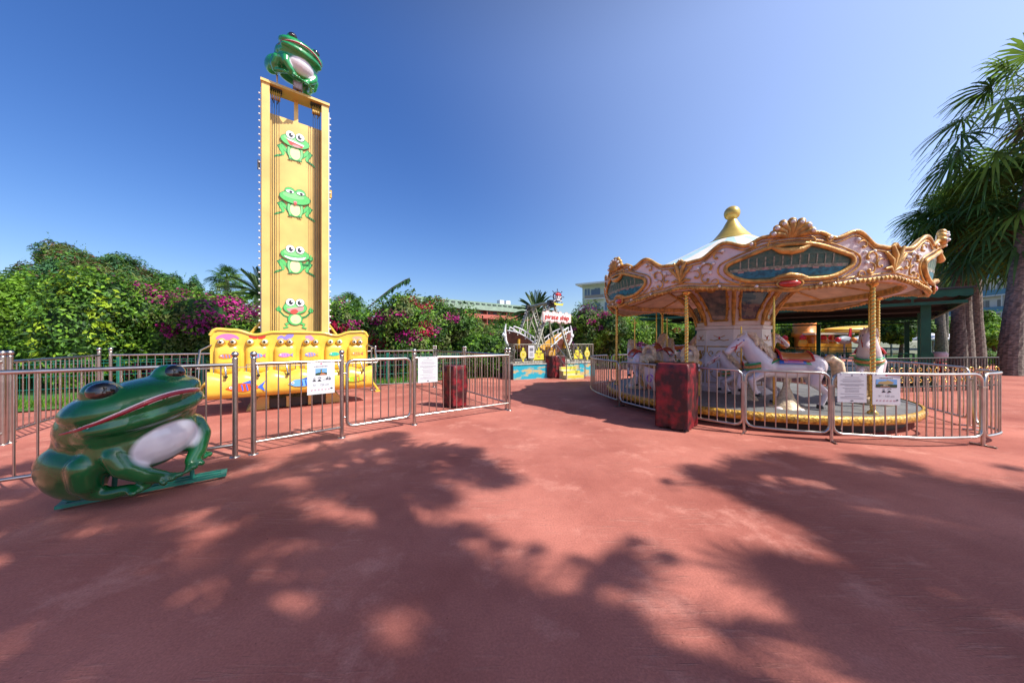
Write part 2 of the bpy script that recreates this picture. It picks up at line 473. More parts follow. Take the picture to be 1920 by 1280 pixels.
# front side, from the left edge of the frame
railing((-6.6, 1.78), (-3.60, 4.16), 'long dark railing panel behind the ground frog statue', FG)
railing((-3.44, 4.26), (-2.66, 5.0), 'short railing panel holding the tower picture notice', FG)
railing((-2.66, 5.0), (-1.76, 5.77), 'railing gate with rounded frame corners before the yellow seats', FG, style='gate', posts=(0, 1), name='railing_gate')
railing((-1.76, 5.77), (-0.06, 6.98), 'railing panel holding the plain white text notice', FG)
railing((-0.13, 7.06), (-1.27, 8.72), 'railing panel running back from the corner beside the covered box', FG)
railing((-1.33, 8.80), (-2.50, 10.50), 'second railing panel running back behind the covered box', FG)
railing((-2.60, 10.62), (-4.25, 9.95), 'far railing panel right of the yellow seats', FG)
railing((-4.35, 9.90), (-6.55, 8.48), 'far railing panel behind the yellow seats', FG)
railing((-6.65, 8.42), (-8.80, 7.02), 'far railing panel left of the yellow seats', FG)
railing((-8.90, 6.90), (-7.45, 4.75), 'side railing panel seen beyond the ground frog', FG)
railing((-7.40, 4.65), (-6.66, 1.86), 'side railing panel at the left edge of the view', FG)

CG = 'low steel railing panels around the carousel'
def curved_panel(pts, label, legs=(1, 1), top=1.03, bot=0.13, spacing=0.128, corner=True):
    """panel following a plan polyline, one bent tube frame with rounded corners"""
    P = [Vector((a, b, 0)) for a, b in pts]
    # resample
    seg = [(P[i + 1] - P[i]).length for i in range(len(P) - 1)]; L = sum(seg)
    def along(s_):
        s_ = max(0, min(L, s_)); 
        for i, l in enumerate(seg):
            if s_ <= l or i == len(seg) - 1: return P[i].lerp(P[i + 1], s_ / l)
            s_ -= l
    o = P[0].copy(); t = thing('railing_fence', label, 'fence', o, 0, CG)
    r = 0.11; g_ = 0.02; fr = []
    n = max(6, int(L / 0.12))
    def add(s_, z): p = along(s_) - o; fr.append((p.x, p.y, z))
    for x in (0, 30, 60, 90): add(g_ + r - r * cos(rad(x)), top - r + r * sin(rad(x)))
    for i in range(1, n): add(g_ + r + (L - 2 * g_ - 2 * r) * i / n, top)
    for x in (90, 60, 30, 0): add(L - g_ - r + r * cos(rad(x)), top - r + r * sin(rad(x)))
    for x in (0, 30, 60, 90): add(L - g_ - r + r * cos(rad(x)), bot + r - r * sin(rad(x)))
    for i in range(1, n): add(L - g_ - r - (L - 2 * g_ - 2 * r) * i / n, bot)
    for x in (90, 60, 30, 0): add(g_ + r - r * cos(rad(x)), bot + r - r * sin(rad(x)))
    q = MB(); q.tube(fr, 0.021, STEEL, 10, closed=True); q.build('panel_frame', t)
    k = max(2, round(L / spacing)); bar = None
    for i in range(1, k):
        p = along(L * i / k) - o
        if bar is None:
            q = MB(); q.tube([(0, 0, bot), (0, 0, top)], 0.0095, STEEL, 6, cap=False); bar = q.build('bar', t, (p.x, p.y, 0))
        else:
            c = link_copy(bar, t); c.location = (p.x, p.y, 0)
    for i, on in enumerate(legs):
        if on:
            p = along(0.0 if i == 0 else L) - o
            a = along(0.0 if i == 0 else L - 0.1); b_ = along(0.1 if i == 0 else L); dd = (b_ - a).normalized(); nn = Vector((-dd.y, dd.x, 0))
            q = MB(); q.tube([(p.x, p.y, 0), (p.x, p.y, top - 0.19)], 0.021, STEEL, 10)
            q.tube([p + nn * -0.13 + Vector((0, 0, 0.012)), p + nn * 0.13 + Vector((0, 0, 0.012))], 0.012, STEEL, 8)
            q.box((p.x, p.y, top - 0.185), (0.09, 0.05, 0.02), STEEL, atan2(dd.y, dd.x)); q.build('leg', t)
    return t
def arc_pts(a0, a1, R=3.42, n=8, c=(5.62, 8.0)):
    return [(c[0] + R * cos(rad(a0 + (a1 - a0) * i / n)), c[1] + R * sin(rad(a0 + (a1 - a0) * i / n))) for i in range(n + 1)]
def smooth_pts(K, n=6):
    out = []
    for i in range(len(K) - 1):
        p0 = Vector(K[max(0, i - 1)]); p1 = Vector(K[i]); p2 = Vector(K[i + 1]); p3 = Vector(K[min(len(K) - 1, i + 2)])
        for j in range(n):
            t = j / n; t2 = t * t; t3 = t2 * t
            out.append(tuple(0.5 * ((2 * p1) + (-p0 + p2) * t + (2 * p0 - 5 * p1 + 4 * p2 - p3) * t2 + (-p0 + 3 * p1 - 3 * p2 + p3) * t3)))
    out.append(tuple(K[-1])); return out
ring = [(3.35, 11.1), (2.62, 10.35), (2.32, 9.35), (2.30, 8.4), (2.48, 7.38), (2.98, 6.2), (3.79, 5.23), (4.25, 4.97), (4.77, 4.78), (5.75, 4.55), (6.77, 4.60), (7.42, 4.86), (7.80, 5.40)]
curved_panel(smooth_pts(ring[0:5]), 'curved railing panel at the far left of the carousel', legs=(1, 1))
curved_panel(smooth_pts(ring[4:7]), 'railing panel behind the large red covered box', legs=(1, 1))
curved_panel(smooth_pts(ring[6:9]), 'short railing gate panel in front of the big white horse', legs=(0, 1))
curved_panel(smooth_pts(ring[8:11], 8), 'railing panel holding two notices by the carousel', legs=(0, 1))
curved_panel(smooth_pts(ring[10:13], 8), 'tightly bent railing panel at the near right of the carousel', legs=(0, 1))
curved_panel(smooth_pts([(8.12, 5.68), (8.75, 7.0), (9.0, 8.3), (8.85, 9.6)]), 'railing panel on the far right behind the carousel platform')
curved_panel(smooth_pts([(8.80, 9.7), (8.0, 10.8), (6.9, 11.5)]), 'railing panel at the back right of the carousel')
curved_panel(smooth_pts([(6.8, 11.55), (5.1, 11.8), (3.45, 11.15)]), 'railing panel straight behind the carousel column')
# ------------------------------------------------------------ frog statues
def frog_statue(label, loc, rz, green, stand='plate', scale=1.0, tilt=0.0, pitch=0.0, squash=1.0, group='green fibreglass frog statues'):
    t = thing('frog_statue', label, 'frog statue', loc, rz, group)
    B = [('e', (0, -0.04, 0.46), (0.43, 0.36, 0.33), (0, 0, 0)),                    # chest and belly
         ('e', (0, 0.20, 0.48), (0.46, 0.40, 0.42), (24, 0, 0)),                    # back
         ('e', (0, 0.10, 0.66), (0.48, 0.40, 0.32), (-30, 0, 0)),
         ('e', (0, -0.04, 0.66), (0.46, 0.34, 0.24), (0, 0, 0)),
         ('e', (0, -0.08, 0.86), (0.51, 0.35, 0.19), (-6, 0, 0)),                   # head
         ('e', (0, -0.16, 0.74), (0.48, 0.28, 0.14), (0, 0, 0)),                    # jaw
         ('e', (0.25, -0.12, 1.02), (0.125, 0.125, 0.115), (0, 0, 0)),
         ('e', (-0.25, -0.12, 1.02), (0.125, 0.125, 0.115), (0, 0, 0))]
    for s_ in (-1, 1):
        B += [('e', (s_ * 0.40, 0.22, 0.27), (0.165, 0.30, 0.265), (14, 0, s_ * -6)),      # haunch
              ('l', [((s_ * 0.42, -0.02, 0.37), 0.12), ((s_ * 0.43, 0.0, 0.22), 0.110), ((s_ * 0.40, 0.02, 0.10), 0.075)]),   # shin
              ('l', [((s_ * 0.40, 0.02, 0.09), 0.07), ((s_ * 0.37, -0.12, 0.08), 0.06), ((s_ * 0.30, -0.24, 0.09), 0.05)]),   # foot
              ('l', [((s_ * 0.33, -0.22, 0.44), 0.085), ((s_ * 0.32, -0.27, 0.33), 0.09), ((s_ * 0.22, -0.33, 0.19), 0.075), ((s_ * 0.13, -0.35, 0.12), 0.06)]),   # arm
              ]
        for k in (-1, 0, 1):
            B.append(('l', [((s_ * 0.13, -0.34, 0.12), 0.04), ((s_ * 0.11 + k * 0.05, -0.40, 0.095), 0.03), ((s_ * 0.10 + k * 0.07, -0.43, 0.08), 0.03)]))
            B.append(('l', [((s_ * 0.30, -0.23, 0.09), 0.036), ((s_ * 0.29 + k * 0.04, -0.29, 0.08), 0.03), ((s_ * 0.28 + k * 0.055, -0.32, 0.075), 0.028)]))
    bm_ = belly_mat(green)
    body = sculpt('body', B, [bm_], 0.017, 7, t)
    # mouth: a long wavy slit wrapped round the front of the head
    dg = bpy.context.evaluated_depsgraph_get(); dg.update()
    from mathutils.bvhtree import BVHTree
    bvh = BVHTree.FromPolygons([v.co.copy() for v in body.data.vertices], [tuple(p.vertices) for p in body.data.polygons])
    def mouth_line(dz, lift, wid, m, nm, r):
        pts = []; nrm = []
        for i in range(41):
            a = rad(-96 + 192 * i / 40); w = abs(a) / rad(96)
            z = 0.83 + 0.08 * cos(w * pi * 1.0) - 0.05 * w ** 3 + dz * (1 - w ** 2.5)
            o_ = Vector((0, 0.05, z)); d_ = Vector((sin(a), -cos(a), 0)).normalized()
            hit = bvh.ray_cast(o_ + d_ * 1.5, -d_)
            p = hit[0] if hit[0] else o_ + d_ * 0.45
            pts.append(p + d_ * lift)
        q = MB(); rr = [r * (0.25 + 0.75 * sin(pi * min(1, max(0, i / 40))) ** 0.5) for i in range(41)]
        q.tube(pts, rr, m, 8); return q.build(nm, t)
    mouth_line(0.0, -0.008, 0, MOUTH, 'mouth', 0.022)
    mouth_line(0.02, -0.004, 0, LIP, 'upper_lip', 0.010)
    mouth_line(-0.02, -0.006, 0, LIP, 'lower_lip', 0.007)
    for s_ in (-1, 1):
        q = MB(); R = Euler((rad(14), 0, s_ * rad(22))).to_matrix()
        q.ball((s_ * 0.268, -0.175, 1.045), (0.098, 0.085, 0.085), EYEB, 20, 12, R)
        q.ball(Vector((s_ * 0.268, -0.175, 1.045)) + R @ Vector((s_ * 0.01, -0.052, 0.006)), (0.05, 0.036, 0.045), EYER, 16, 10, R)
        q.build('eye', t)
    st = MB()
    if stand == 'plate':
        # two slotted long bars tied together
        th = rad(39) - rz
        R = Matrix.Rotation(th, 3, 'Z')
        for k in (-0.085, 0, 0.085):
            st.box(R @ Vector((0, k, -0.12)), (1.12, 0.034, 0.03), STAND, th)
        for x in (-0.56, 0.56):
            st.box(R @ Vector((x, 0, -0.1205)), (0.05, 0.20, 0.029), STAND, th)
        st.tube([R @ Vector((-0.26, 0, -0.12)), R @ Vector((-0.24, 0, 0.2))], 0.02, STAND, 10)
        st.tube([R @ Vector((0.30, 0.0, -0.12)), R @ Vector((0.28, 0, 0.45))], 0.02, STAND, 10)
    else:
        st.tube([(-0.28, 0.2, -0.16), (-0.28, 0.2, 0.2)], 0.02, WHITE, 10)
        st.tube([(0.2, 0.0, -0.16), (0.2, 0.0, 0.35)], 0.02, WHITE, 10)
    st.build('stand', t)
    t.scale = (scale, scale, scale * squash)
    for o in [o for o in bpy.data.objects if o.parent == t and not o.name.startswith('stand')]: o.rotation_euler = (pitch, tilt, 0)
    return t
_BM = {}
def belly_mat(green):
    if green in _BM: return _BM[green]
    m = green.copy(); m.name = green.name + ' with white belly'
    nt = m.node_tree; N = nt.nodes; L = nt.links; b = N['Principled BSDF']
    src = b.inputs['Base Color'].links[0].from_socket
    tc = N.new('ShaderNodeTexCoord'); mp = N.new('ShaderNodeMapping'); mp.vector_type = 'TEXTURE'
    mp.inputs['Location'].default_value = (0, -0.38, 0.42); mp.inputs['Scale'].default_value = (0.31, 0.26, 0.215)
    L.new(tc.outputs['Object'], mp.inputs[0])
    ln = N.new('ShaderNodeVectorMath'); ln.operation = 'LENGTH'; L.new(mp.outputs[0], ln.inputs[0])
    r = N.new('ShaderNodeValToRGB'); r.color_ramp.elements[0].position = 0.86; r.color_ramp.elements[1].position = 1.04
    L.new(ln.outputs['Value'], r.inputs[0])
    x = N.new('ShaderNodeMix'); x.data_type = 'RGBA'; x.inputs[6].default_value = (0.66, 0.63, 0.68, 1)
    L.new(r.outputs[0], x.inputs[0]); L.new(src, x.inputs[7]); L.new(x.outputs[2], b.inputs['Base Color'])
    _BM[green] = m; return m

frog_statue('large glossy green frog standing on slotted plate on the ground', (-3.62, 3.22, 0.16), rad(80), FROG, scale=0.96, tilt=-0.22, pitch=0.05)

# ------------------------------------------------------------ frog tower ride
TW = thing('frog_tower_ride', 'tall yellow tower ride with four painted cartoon frogs', 'tower ride', (-5.42, 8.06, 0), atan2(0.6, 0.8))
ZT = 7.78
for s_ in (-1, 1):
    q = MB()
    q.box((s_ * 0.62, 0.02, ZT / 2 - 0.03), (0.16, 0.04, ZT - 0.06), YEL)
    q.box((s_ * 0.69, 0.185, ZT / 2 - 0.03), (0.02, 0.29, ZT - 0.06), YEL)
    q.build('column', TW)
    # row of bulbs on the outside
    first = None
    for i in range(44):
        z = 0.35 + i * 0.165
        if first is None:
            k = MB(); k.ball((0, 0, 0), 0.021, BULB, 8, 6); k.tube([(-s_ * 0.04, 0, 0), (-s_ * 0.01, 0, 0)], 0.015, WHITE, 6)
            first = k.build('bulb', TW, (s_ * 0.745, 0.06, z))
        else:
            c = link_copy(first, TW); c.location = (s_ * 0.745, 0.06, z)
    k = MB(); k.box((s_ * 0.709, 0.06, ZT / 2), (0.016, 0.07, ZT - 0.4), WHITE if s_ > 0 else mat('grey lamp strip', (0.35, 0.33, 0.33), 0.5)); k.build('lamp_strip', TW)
k = MB(); k.box((-0.755, 0.12, 5.75), (0.05, 0.1, 0.2), DARK); k.build('switch_box', TW)
k = MB(); k.box((0.76, 0.12, 5.45), (0.05, 0.1, 0.2), YELD); k.build('switch_box', TW)
q = MB(); q.box((0, 0.17, ZT - 0.03), (1.44, 0.42, 0.06), YEL); q.build('top_plate', TW)
q = MB(); q.box((0, 0.31, ZT - 0.33), (0.09, 0.04, 0.56), YEL); q.build('centre_strut', TW)
# recessed panel with the four painted frogs
CG1 = mat('cartoon frog green', (0.10, 0.52, 0.13), 0.4, coat=0.3)
CG2 = mat('cartoon outline green', (0.015, 0.20, 0.05), 0.4, coat=0.3)
CG3 = mat('cartoon light green', (0.22, 0.65, 0.22), 0.4, coat=0.3)
CY = mat('cartoon pale belly', (0.82, 0.80, 0.38), 0.4, coat=0.3)
CW = mat('cartoon white', (0.85, 0.85, 0.85), 0.4, coat=0.3)
CR = mat('cartoon tongue red', (0.65, 0.07, 0.05), 0.4, coat=0.3)
CP = mat('cartoon pink', (0.7, 0.3, 0.3), 0.4, coat=0.3)
CK = mat('cartoon black', (0.015, 0.015, 0.02), 0.4, coat=0.3)
pb = MB(); pb.box((0, 0.29, 3.665), (1.34, 0.02, 7.03), YEL)
def cartoon(cz, kind):
    F = Flat(pb, (-0.02, 0.28, cz), (1, 0, 0), (0, 0, 1), 0.0016, 0.002)
    F.fn = lambda u, v, h, F=F: F.o + F.U * u * 1.13 + F.V * v * 1.13 + F.N * h
    s = 1.0
    if kind < 3:
        for a in (-1, 1):       # folded legs and long toes
            F.line([(a * 0.14, -0.16), (a * 0.26, 0.0), (a * 0.30, -0.04), (a * 0.22, -0.2), (a * 0.24, -0.24)], [0.07, 0.085, 0.085, 0.07, 0.05], CG2)
            F.line([(a * 0.14, -0.16), (a * 0.255, -0.01), (a * 0.285, -0.05), (a * 0.215, -0.2), (a * 0.235, -0.235)], [0.055, 0.07, 0.07, 0.055, 0.035], CG1)
            for k_ in (-0.06, 0.0, 0.06):
                x0 = a * 0.24
                F.line([(x0, -0.23), (x0 + a * 0.09 + k_ * 0.6, -0.27 - abs(k_) * .3 - k_ * a * 0.3)], [0.034, 0.026], CG2, False)
                F.ell(x0 + a * 0.10 + k_ * 0.6, -0.275 - abs(k_) * .3 - k_ * a * 0.3, 0.02, 0.016, CG1)
        F.ell(0, -0.12, 0.155, 0.165, CG1, out=CG2, w=0.01)
        F.ell(0, -0.13, 0.10, 0.14, CY)
        for a in (-1, 1):
            if not (kind == 2 and a == 1):
                F.line([(a * 0.12, -0.02), (a * 0.125, -0.15), (a * 0.09, -0.27)], [0.05, 0.045, 0.04], CG2)
                F.line([(a * 0.12, -0.02), (a * 0.125, -0.15), (a * 0.09, -0.27)], [0.038, 0.034, 0.03], CG3)
                for k_ in (-0.03, 0, 0.03): F.ell(a * 0.09 + k_, -0.285, 0.015, 0.02, CG2)
            else:
                F.line([(0.13, -0.06), (0.25, -0.06), (0.30, 0.06)], [0.045, 0.04, 0.035], CG2)
                F.ell(0.30, 0.09, 0.045, 0.04, CG1, out=CG2); F.line([(0.30, 0.11), (0.30, 0.17)], 0.03, CG1)
    else:
        for a in (-1, 1):
            F.line([(a * 0.11, -0.10), (a * 0.21, -0.06), (a * 0.30, 0.05)], [0.045, 0.04, 0.035], CG2)
            F.ell(a * 0.305, 0.08, 0.05, 0.042, CG1, out=CG2); F.line([(a * 0.305, 0.1), (a * 0.30, 0.155)], 0.028, CG1)
            F.line([(a * 0.08, -0.2), (a * 0.18, -0.25), (a * 0.14, -0.31), (a * 0.22, -0.335)], [0.06, 0.055, 0.045, 0.04], CG2)
            F.line([(a * 0.08, -0.2), (a * 0.175, -0.25), (a * 0.14, -0.305), (a * 0.22, -0.33)], [0.045, 0.04, 0.032, 0.03], CG1)
        F.ell(0, -0.13, 0.135, 0.13, CG1, out=CG2, w=0.01); F.ell(0.01, -0.13, 0.10, 0.105, CY)
        F.line([(-0.03, -0.17), (0.03, -0.17)], 0.008, CG2)
    hw = (0.27, 0.29, 0.27, 0.22)[kind]
    if kind == 1:
        for a in (-1, 1): F.ell(a * 0.10 + 0.0, 0.26, 0.095, 0.085, CG1, out=CG2, w=0.009)
    F.ell(0, 0.13, hw, 0.135, CG1, out=CG2, w=0.01)
    F.ell(-0.03, 0.17, hw * 0.7, 0.07, CG3)
    if kind == 0:
        F.poly([(-0.17, 0.15), (0.17, 0.09), (0.13, 0.02), (0.02, 0.0), (-0.1, 0.03)], CR)
        F.poly([(-0.17, 0.16), (0.17, 0.10), (0.16, 0.065), (-0.13, 0.12)], CW); F.ell(0.02, 0.03, 0.08, 0.025, CP)
    if kind == 1:
        F.ell(0, 0.03, 0.035, 0.03, CP, out=CG2); F.ell(0, 0.0, 0.025, 0.03, CR)
        for a in (-1, 1):
            F.ell(a * 0.10, 0.25, 0.075, 0.035, CW, out=CG2); F.ell(a * 0.10 + 0.015, 0.245, 0.03, 0.026, CK)
    if kind == 2:
        F.poly([(-0.22, 0.10), (-0.1, 0.07), (0.1, 0.07), (0.22, 0.12), (0.17, 0.04), (0.05, 0.01), (-0.08, 0.01), (-0.18, 0.05)], CW)
        F.line([(-0.22, 0.10), (-0.1, 0.07), (0.1, 0.07), (0.22, 0.12)], 0.008, CG2)
    if kind == 3:
        F.poly([(-0.17, 0.10), (0.17, 0.17), (0.15, 0.07), (0.02, 0.03), (-0.12, 0.04)], CP)
        F.ell(-0.02, 0.04, 0.075, 0.055, CR, 0.3)
    if kind != 1:
        for a in (-1, 1):
            F.ell(a * 0.092, 0.25, 0.082, 0.085, CW, out=CG2, w=0.008)
            F.ell(a * 0.082, 0.245, 0.04, 0.05, CK); F.ell(a * 0.082 + 0.018, 0.265, 0.014, 0.018, CW)
for cz, kd in ((6.49, 0), (5.04, 1), (3.58, 2), (2.22, 3)): cartoon(cz, kd)
pb.build('painted_panel', TW)
for s_ in (-1, 1):
    q = MB()
    for k in range(5):
        x = s_ * 0.43 + (k - 2) * 0.038
        q.lathe([(0.0, -0.012), (0.06, -0.012), (0.05, 0.0), (0.06, 0.012), (0.0, 0.012)], YELD, 14, (x, 0.12, ZT - 0.28), axis=Matrix.Rotation(rad(90), 3, 'Y'))
        q.box((x + 0.018, 0.12, ZT - 0.2), (0.006, 0.05, 0.24), YELD)
    q.box((s_ * 0.43, 0.12, ZT - 0.08), (0.26, 0.12, 0.04), DARK)
    q.tube([(s_ * 0.43 - 0.13, 0.12, ZT - 0.1), (s_ * 0.43 - 0.03, 0.12, ZT - 0.42)], 0.012, DARK, 6)
    q.tube([(s_ * 0.43 + 0.13, 0.12, ZT - 0.1), (s_ * 0.43 + 0.03, 0.12, ZT - 0.42)], 0.012, DARK, 6)
    q.build('pulley_block', TW)
    for k in range(4):
        x = s_ * 0.43 + (k - 1.5) * 0.046
        q = MB(); q.tube([(x, 0.14, 1.2), (x + 0.003 * (k % 2), 0.13, 4), (x, 0.12, ZT - 0.3)], 0.0065, BLACK, 6); q.build('cable', TW)
    # braces and feet
    q = MB(); q.tube([(s_ * 0.66, 0.2, 2.05), (s_ * 2.05, 0.45, 0.06)], 0.035, YEL2, 6); q.box((s_ * 2.05, 0.45, 0.02), (0.16, 0.16, 0.04), YEL2); q.build('brace', TW)
    q = MB()
    q.add([(s_ * 0.55, -0.75, 0.0), (s_ * 0.55, -0.75, 0.28), (s_ * 0.55, 0.0, 0.4), (s_ * 0.55, 0.0, 0.0), (s_ * 0.95, -0.75, 0.0), (s_ * 0.72, -0.75, 0.28), (s_ * 0.72, 0.0, 0.4), (s_ * 0.95, 0.0, 0.0)],
          [(0, 1, 2, 3), (4, 7, 6, 5), (0, 4, 5, 1), (1, 5, 6, 2), (2, 6, 7, 3)], YEL); q.build('foot', TW)
q = MB(); q.box((0, -0.30, 0.12), (1.08, 0.9, 0.2), DARK)
for x in (-0.2, 0.22): q.box((x, -0.79, 0.14), (0.08, 0.06, 0.24), YEL)
q.build('machine_base', TW)

# seat bench
SEATS = thing('seat_bench', None, None); SEATS.parent = TW; 
W = 1.53
def wave(x):
    u = abs(x) / W
    T = [(0, 1.715), (0.30, 1.71), (0.52, 1.645), (0.74, 1.74), (1.0, 1.765)]
    for (x0, y0), (x1, y1) in zip(T[:-1], T[1:]):
        if u <= x1 + 1e-6:
            t_ = (u - x0) / (x1 - x0); t_ = t_ * t_ * (3 - 2 * t_); return y0 + (y1 - y0) * t_
    return 1.765
top = [(W * (1 - 2 * i / 60), 0) for i in range(61)]
outline = [(-W, 0.45)] + [(W, 0.45)]
up = []
for i in range(61):
    x = W * (1 - 2 * i / 60); e = W - abs(x)
    z = wave(x)
    if e < 0.14: z -= 0.14 - sqrt(max(0, 0.14 ** 2 - (0.14 - e) ** 2))
    up.append((x, z))
q = MB(); q.prism(outline + up, (0, -0.62, 0), (1, 0, 0), (0, 0, 1), (0, 1, 0), 0.07, YEL2)
# rolled top edge
q.tube([(x, -0.60, z) for x, z in up], 0.035, YEL2, 8)
q.tube([(x * 0.985, -0.63, z - 0.03) for x, z in up[1:-1]], 0.008, mat('brown seam', (0.25, 0.13, 0.04), 0.5), 6)
HAIR = [((0.75, 0.16, 0.42), 'dome'), ((0.7, 0.03, 0.02), 'bow'), ((0.25, 0.2, 0.6), 'curl'), ((0.8, 0.25, 0.45), 'tuft'), (None, ''), ((0.72, 0.33, 0.25), 'fade')]
FISH = [((0.75, 0.20, 0.06), (0.12, 0.22, 0.6)), ((0.15, 0.35, 0.75), (0.75, 0.12, 0.35)), ((0.75, 0.25, 0.55), (0.2, 0.22, 0.65)), ((0.25, 0.25, 0.65), (0.8, 0.35, 0.12)), ((0.05, 0.55, 0.35), (0.05, 0.45, 0.5)), ((0.8, 0.4, 0.08), (0.75, 0.15, 0.1))]
sx = [-W + 0.275 + i * (2 * W - 0.55) / 5 for i in range(6)]
for i, x in enumerate(sx):
    F = Flat(q, (x, -0.62, 1.58), (1, 0, 0), (0, 0, 1), 0.0015, 0.003)
    c, kd = HAIR[i]
    if c:
        hm = mat('hair paint %d' % i, c, 0.35, coat=0.3)
        if kd == 'dome': F.poly([(0.19 * cos(rad(a)), -0.03 + 0.115 * sin(rad(a))) for a in range(0, 181, 15)] + [(-0.1, -0.05), (0.1, -0.05)], hm)
        elif kd == 'bow': F.ell(-0.08, 0.02, 0.08, 0.045, hm, -0.3); F.ell(0.07, 0.02, 0.075, 0.045, hm, 0.3)
        elif kd == 'curl': F.ell(-0.09, 0.0, 0.07, 0.055, hm, 0.6); F.ell(0.06, 0.03, 0.11, 0.055, hm, 0.5)
        elif kd == 'tuft': F.poly([(-0.12, -0.08), (-0.11, 0.06), (0.0, 0.07), (0.08, -0.02), (0.13, -0.1), (0, -0.06)], hm)
        else: F.ell(0.02, 0.0, 0.12, 0.06, hm)
q.build('backrest', SEATS)
EYEW = mat('eyeball cream', (0.82, 0.78, 0.62), 0.2, coat=0.6)
IRB = mat('eye brown ring', (0.28, 0.12, 0.06), 0.25, coat=0.5); IRG = mat('eye green ring', (0.45, 0.6, 0.35), 0.25, coat=0.5)
for i, x in enumerate(sx):
    w = 0.42
    s = MB()
    # shell: rounded back cushion swelling into a seat pan
    out = rrect(w, 0.62, 0.11); 
    rings = [(1.0, 0.0), (0.97, 0.05), (0.88, 0.085), (0.6, 0.10), (0.0, 0.105)]
    vs = []; n = len(out)
    for (k, d) in rings:
        for (u, v) in out: vs.append((x + u * k, -0.62 - d, 1.12 + v * k))
    fs = [(a * n + j, a * n + (j + 1) % n, (a + 1) * n + (j + 1) % n, (a + 1) * n + j) for a in range(4) for j in range(n)]
    s.add(vs, fs, YEL2, True)
    F = Flat(s, (x, -0.728, 1.19), (1, 0, 0), (0, 0, 1), 0.0015, 0.004)
    c1, c2 = FISH[i]; m1 = mat('fish paint a%d' % i, c1, 0.35, coat=0.3); m2 = mat('fish paint b%d' % i, c2, 0.35, coat=0.3)
    F.ell(-0.02, 0, 0.11, 0.05, m1); F.poly([(0.08, 0), (0.15, 0.05), (0.13, 0), (0.15, -0.045)], m2)
    for k in range(3): F.line([(-0.07 + k * 0.05, 0.035), (-0.055 + k * 0.05, -0.035)], 0.014, m2)
    F.ell(-0.09, 0.012, 0.014, 0.014, CW)
    s.build('seat_back', SEATS)
    # headrest bulges with goggle eyes
    rg = IRG if i in (1, 4) else IRB
    gap = (0.095, 0.125, 0.085, 0.09, 0.10, 0.07)[i]
    for a in (-1, 1):
        h = MB(); h.ball((x + a * gap, -0.66, 1.485), (0.078, 0.09, 0.085), YEL2, 14, 10)
        h.build('headrest_bump', SEATS)
        e = MB(); e.ball((x + a * gap, -0.715, 1.488), (0.062, 0.055, 0.062), rg, 14, 10)
        e.ball((x + a * gap, -0.728, 1.488), (0.052, 0.05, 0.052), EYEW, 14, 10)
        e.ball((x + a * gap - 0.008, -0.768, 1.490), (0.028, 0.018, 0.030), EYEB, 10, 8)
        e.build('eye', SEATS)
# seat pan and foot panel
prof = [(-0.62, 0.80), (-0.78, 0.82), (-0.98, 0.86), (-1.10, 0.86), (-1.20, 0.80), (-1.24, 0.68), (-1.25, 0.50), (-1.22, 0.40), (-1.05, 0.34), (-0.62, 0.34)]
s = MB(); n = len(prof); K = 36
vs = []
for i in range(K + 1):
    x = -W + 0.01 + (2 * W - 0.02) * i / K
    ph = (x + W - 0.275) / ((2 * W - 0.55) / 5); sc = 0.035 * cos(2 * pi * ph)
    for (y, z) in prof: vs.append((x, y, z - (sc if (z > 0.75 and y < -0.7) else 0)))
s.add(vs, [(i * n + j, i * n + j + 1, (i + 1) * n + j + 1, (i + 1) * n + j) for i in range(K) for j in range(n - 1)], YEL2, True)
for e, fl in ((0, 1), (K, 0)):
    r_ = vs[e * n:(e + 1) * n]; s.add(r_, [tuple(range(n)) if fl else tuple(range(n))[::-1]], YEL2, False)
F = Flat(s, (0, -1.252, 0.56), (1, 0, 0), (0, 0, 1), 0.0015, 0.004)
def fish(F, u, v, L, c1, c2, c3, flip=1):
    a = mat('front fish ' + c1[0], c1[1], 0.35, coat=0.3); b = mat('front fin ' + c2[0], c2[1], 0.35, coat=0.3)
    F.poly([(u - flip * L * 0.5, v), (u - flip * L * 0.3, v + L * 0.14), (u, v + L * 0.17), (u + flip * L * 0.32, v + L * 0.05), (u + flip * L * 0.32, v - L * 0.05), (u, v - L * 0.12), (u - flip * L * 0.3, v - L * 0.1)], a)
    F.poly([(u + flip * L * 0.3, v), (u + flip * L * 0.52, v + L * 0.2), (u + flip * L * 0.44, v), (u + flip * L * 0.52, v - L * 0.16)], b)
    F.poly([(u - flip * L * 0.1, v + L * 0.15), (u + flip * L * 0.12, v + L * 0.24), (u + flip * L * 0.18, v + L * 0.12)], b)
    for k in range(3): F.line([(u - flip * L * 0.1 + k * 0.12 * L * flip, v + L * 0.11), (u - flip * L * 0.06 + k * 0.12 * L * flip, v - L * 0.09)], 0.02 * L / 0.5, b)
    F.ell(u - flip * L * 0.36, v + L * 0.035, L * 0.045, L * 0.045, CW); F.ell(u - flip * L * 0.36, v + L * 0.035, L * 0.02, L * 0.02, CK)
fish(F, -0.93, 0.0, 0.62, ('red', (0.78, 0.10, 0.02)), ('blue', (0.05, 0.15, 0.65)), None)
fish(F, 0.08, 0.02, 0.6, ('sky', (0.15, 0.42, 0.75)), ('navy', (0.03, 0.10, 0.5)), None)
fish(F, 1.12, 0.03, 0.46, ('lime', (0.35, 0.62, 0.04)), ('orange', (0.8, 0.25, 0.04)), None)
s.build('foot_panel', SEATS)
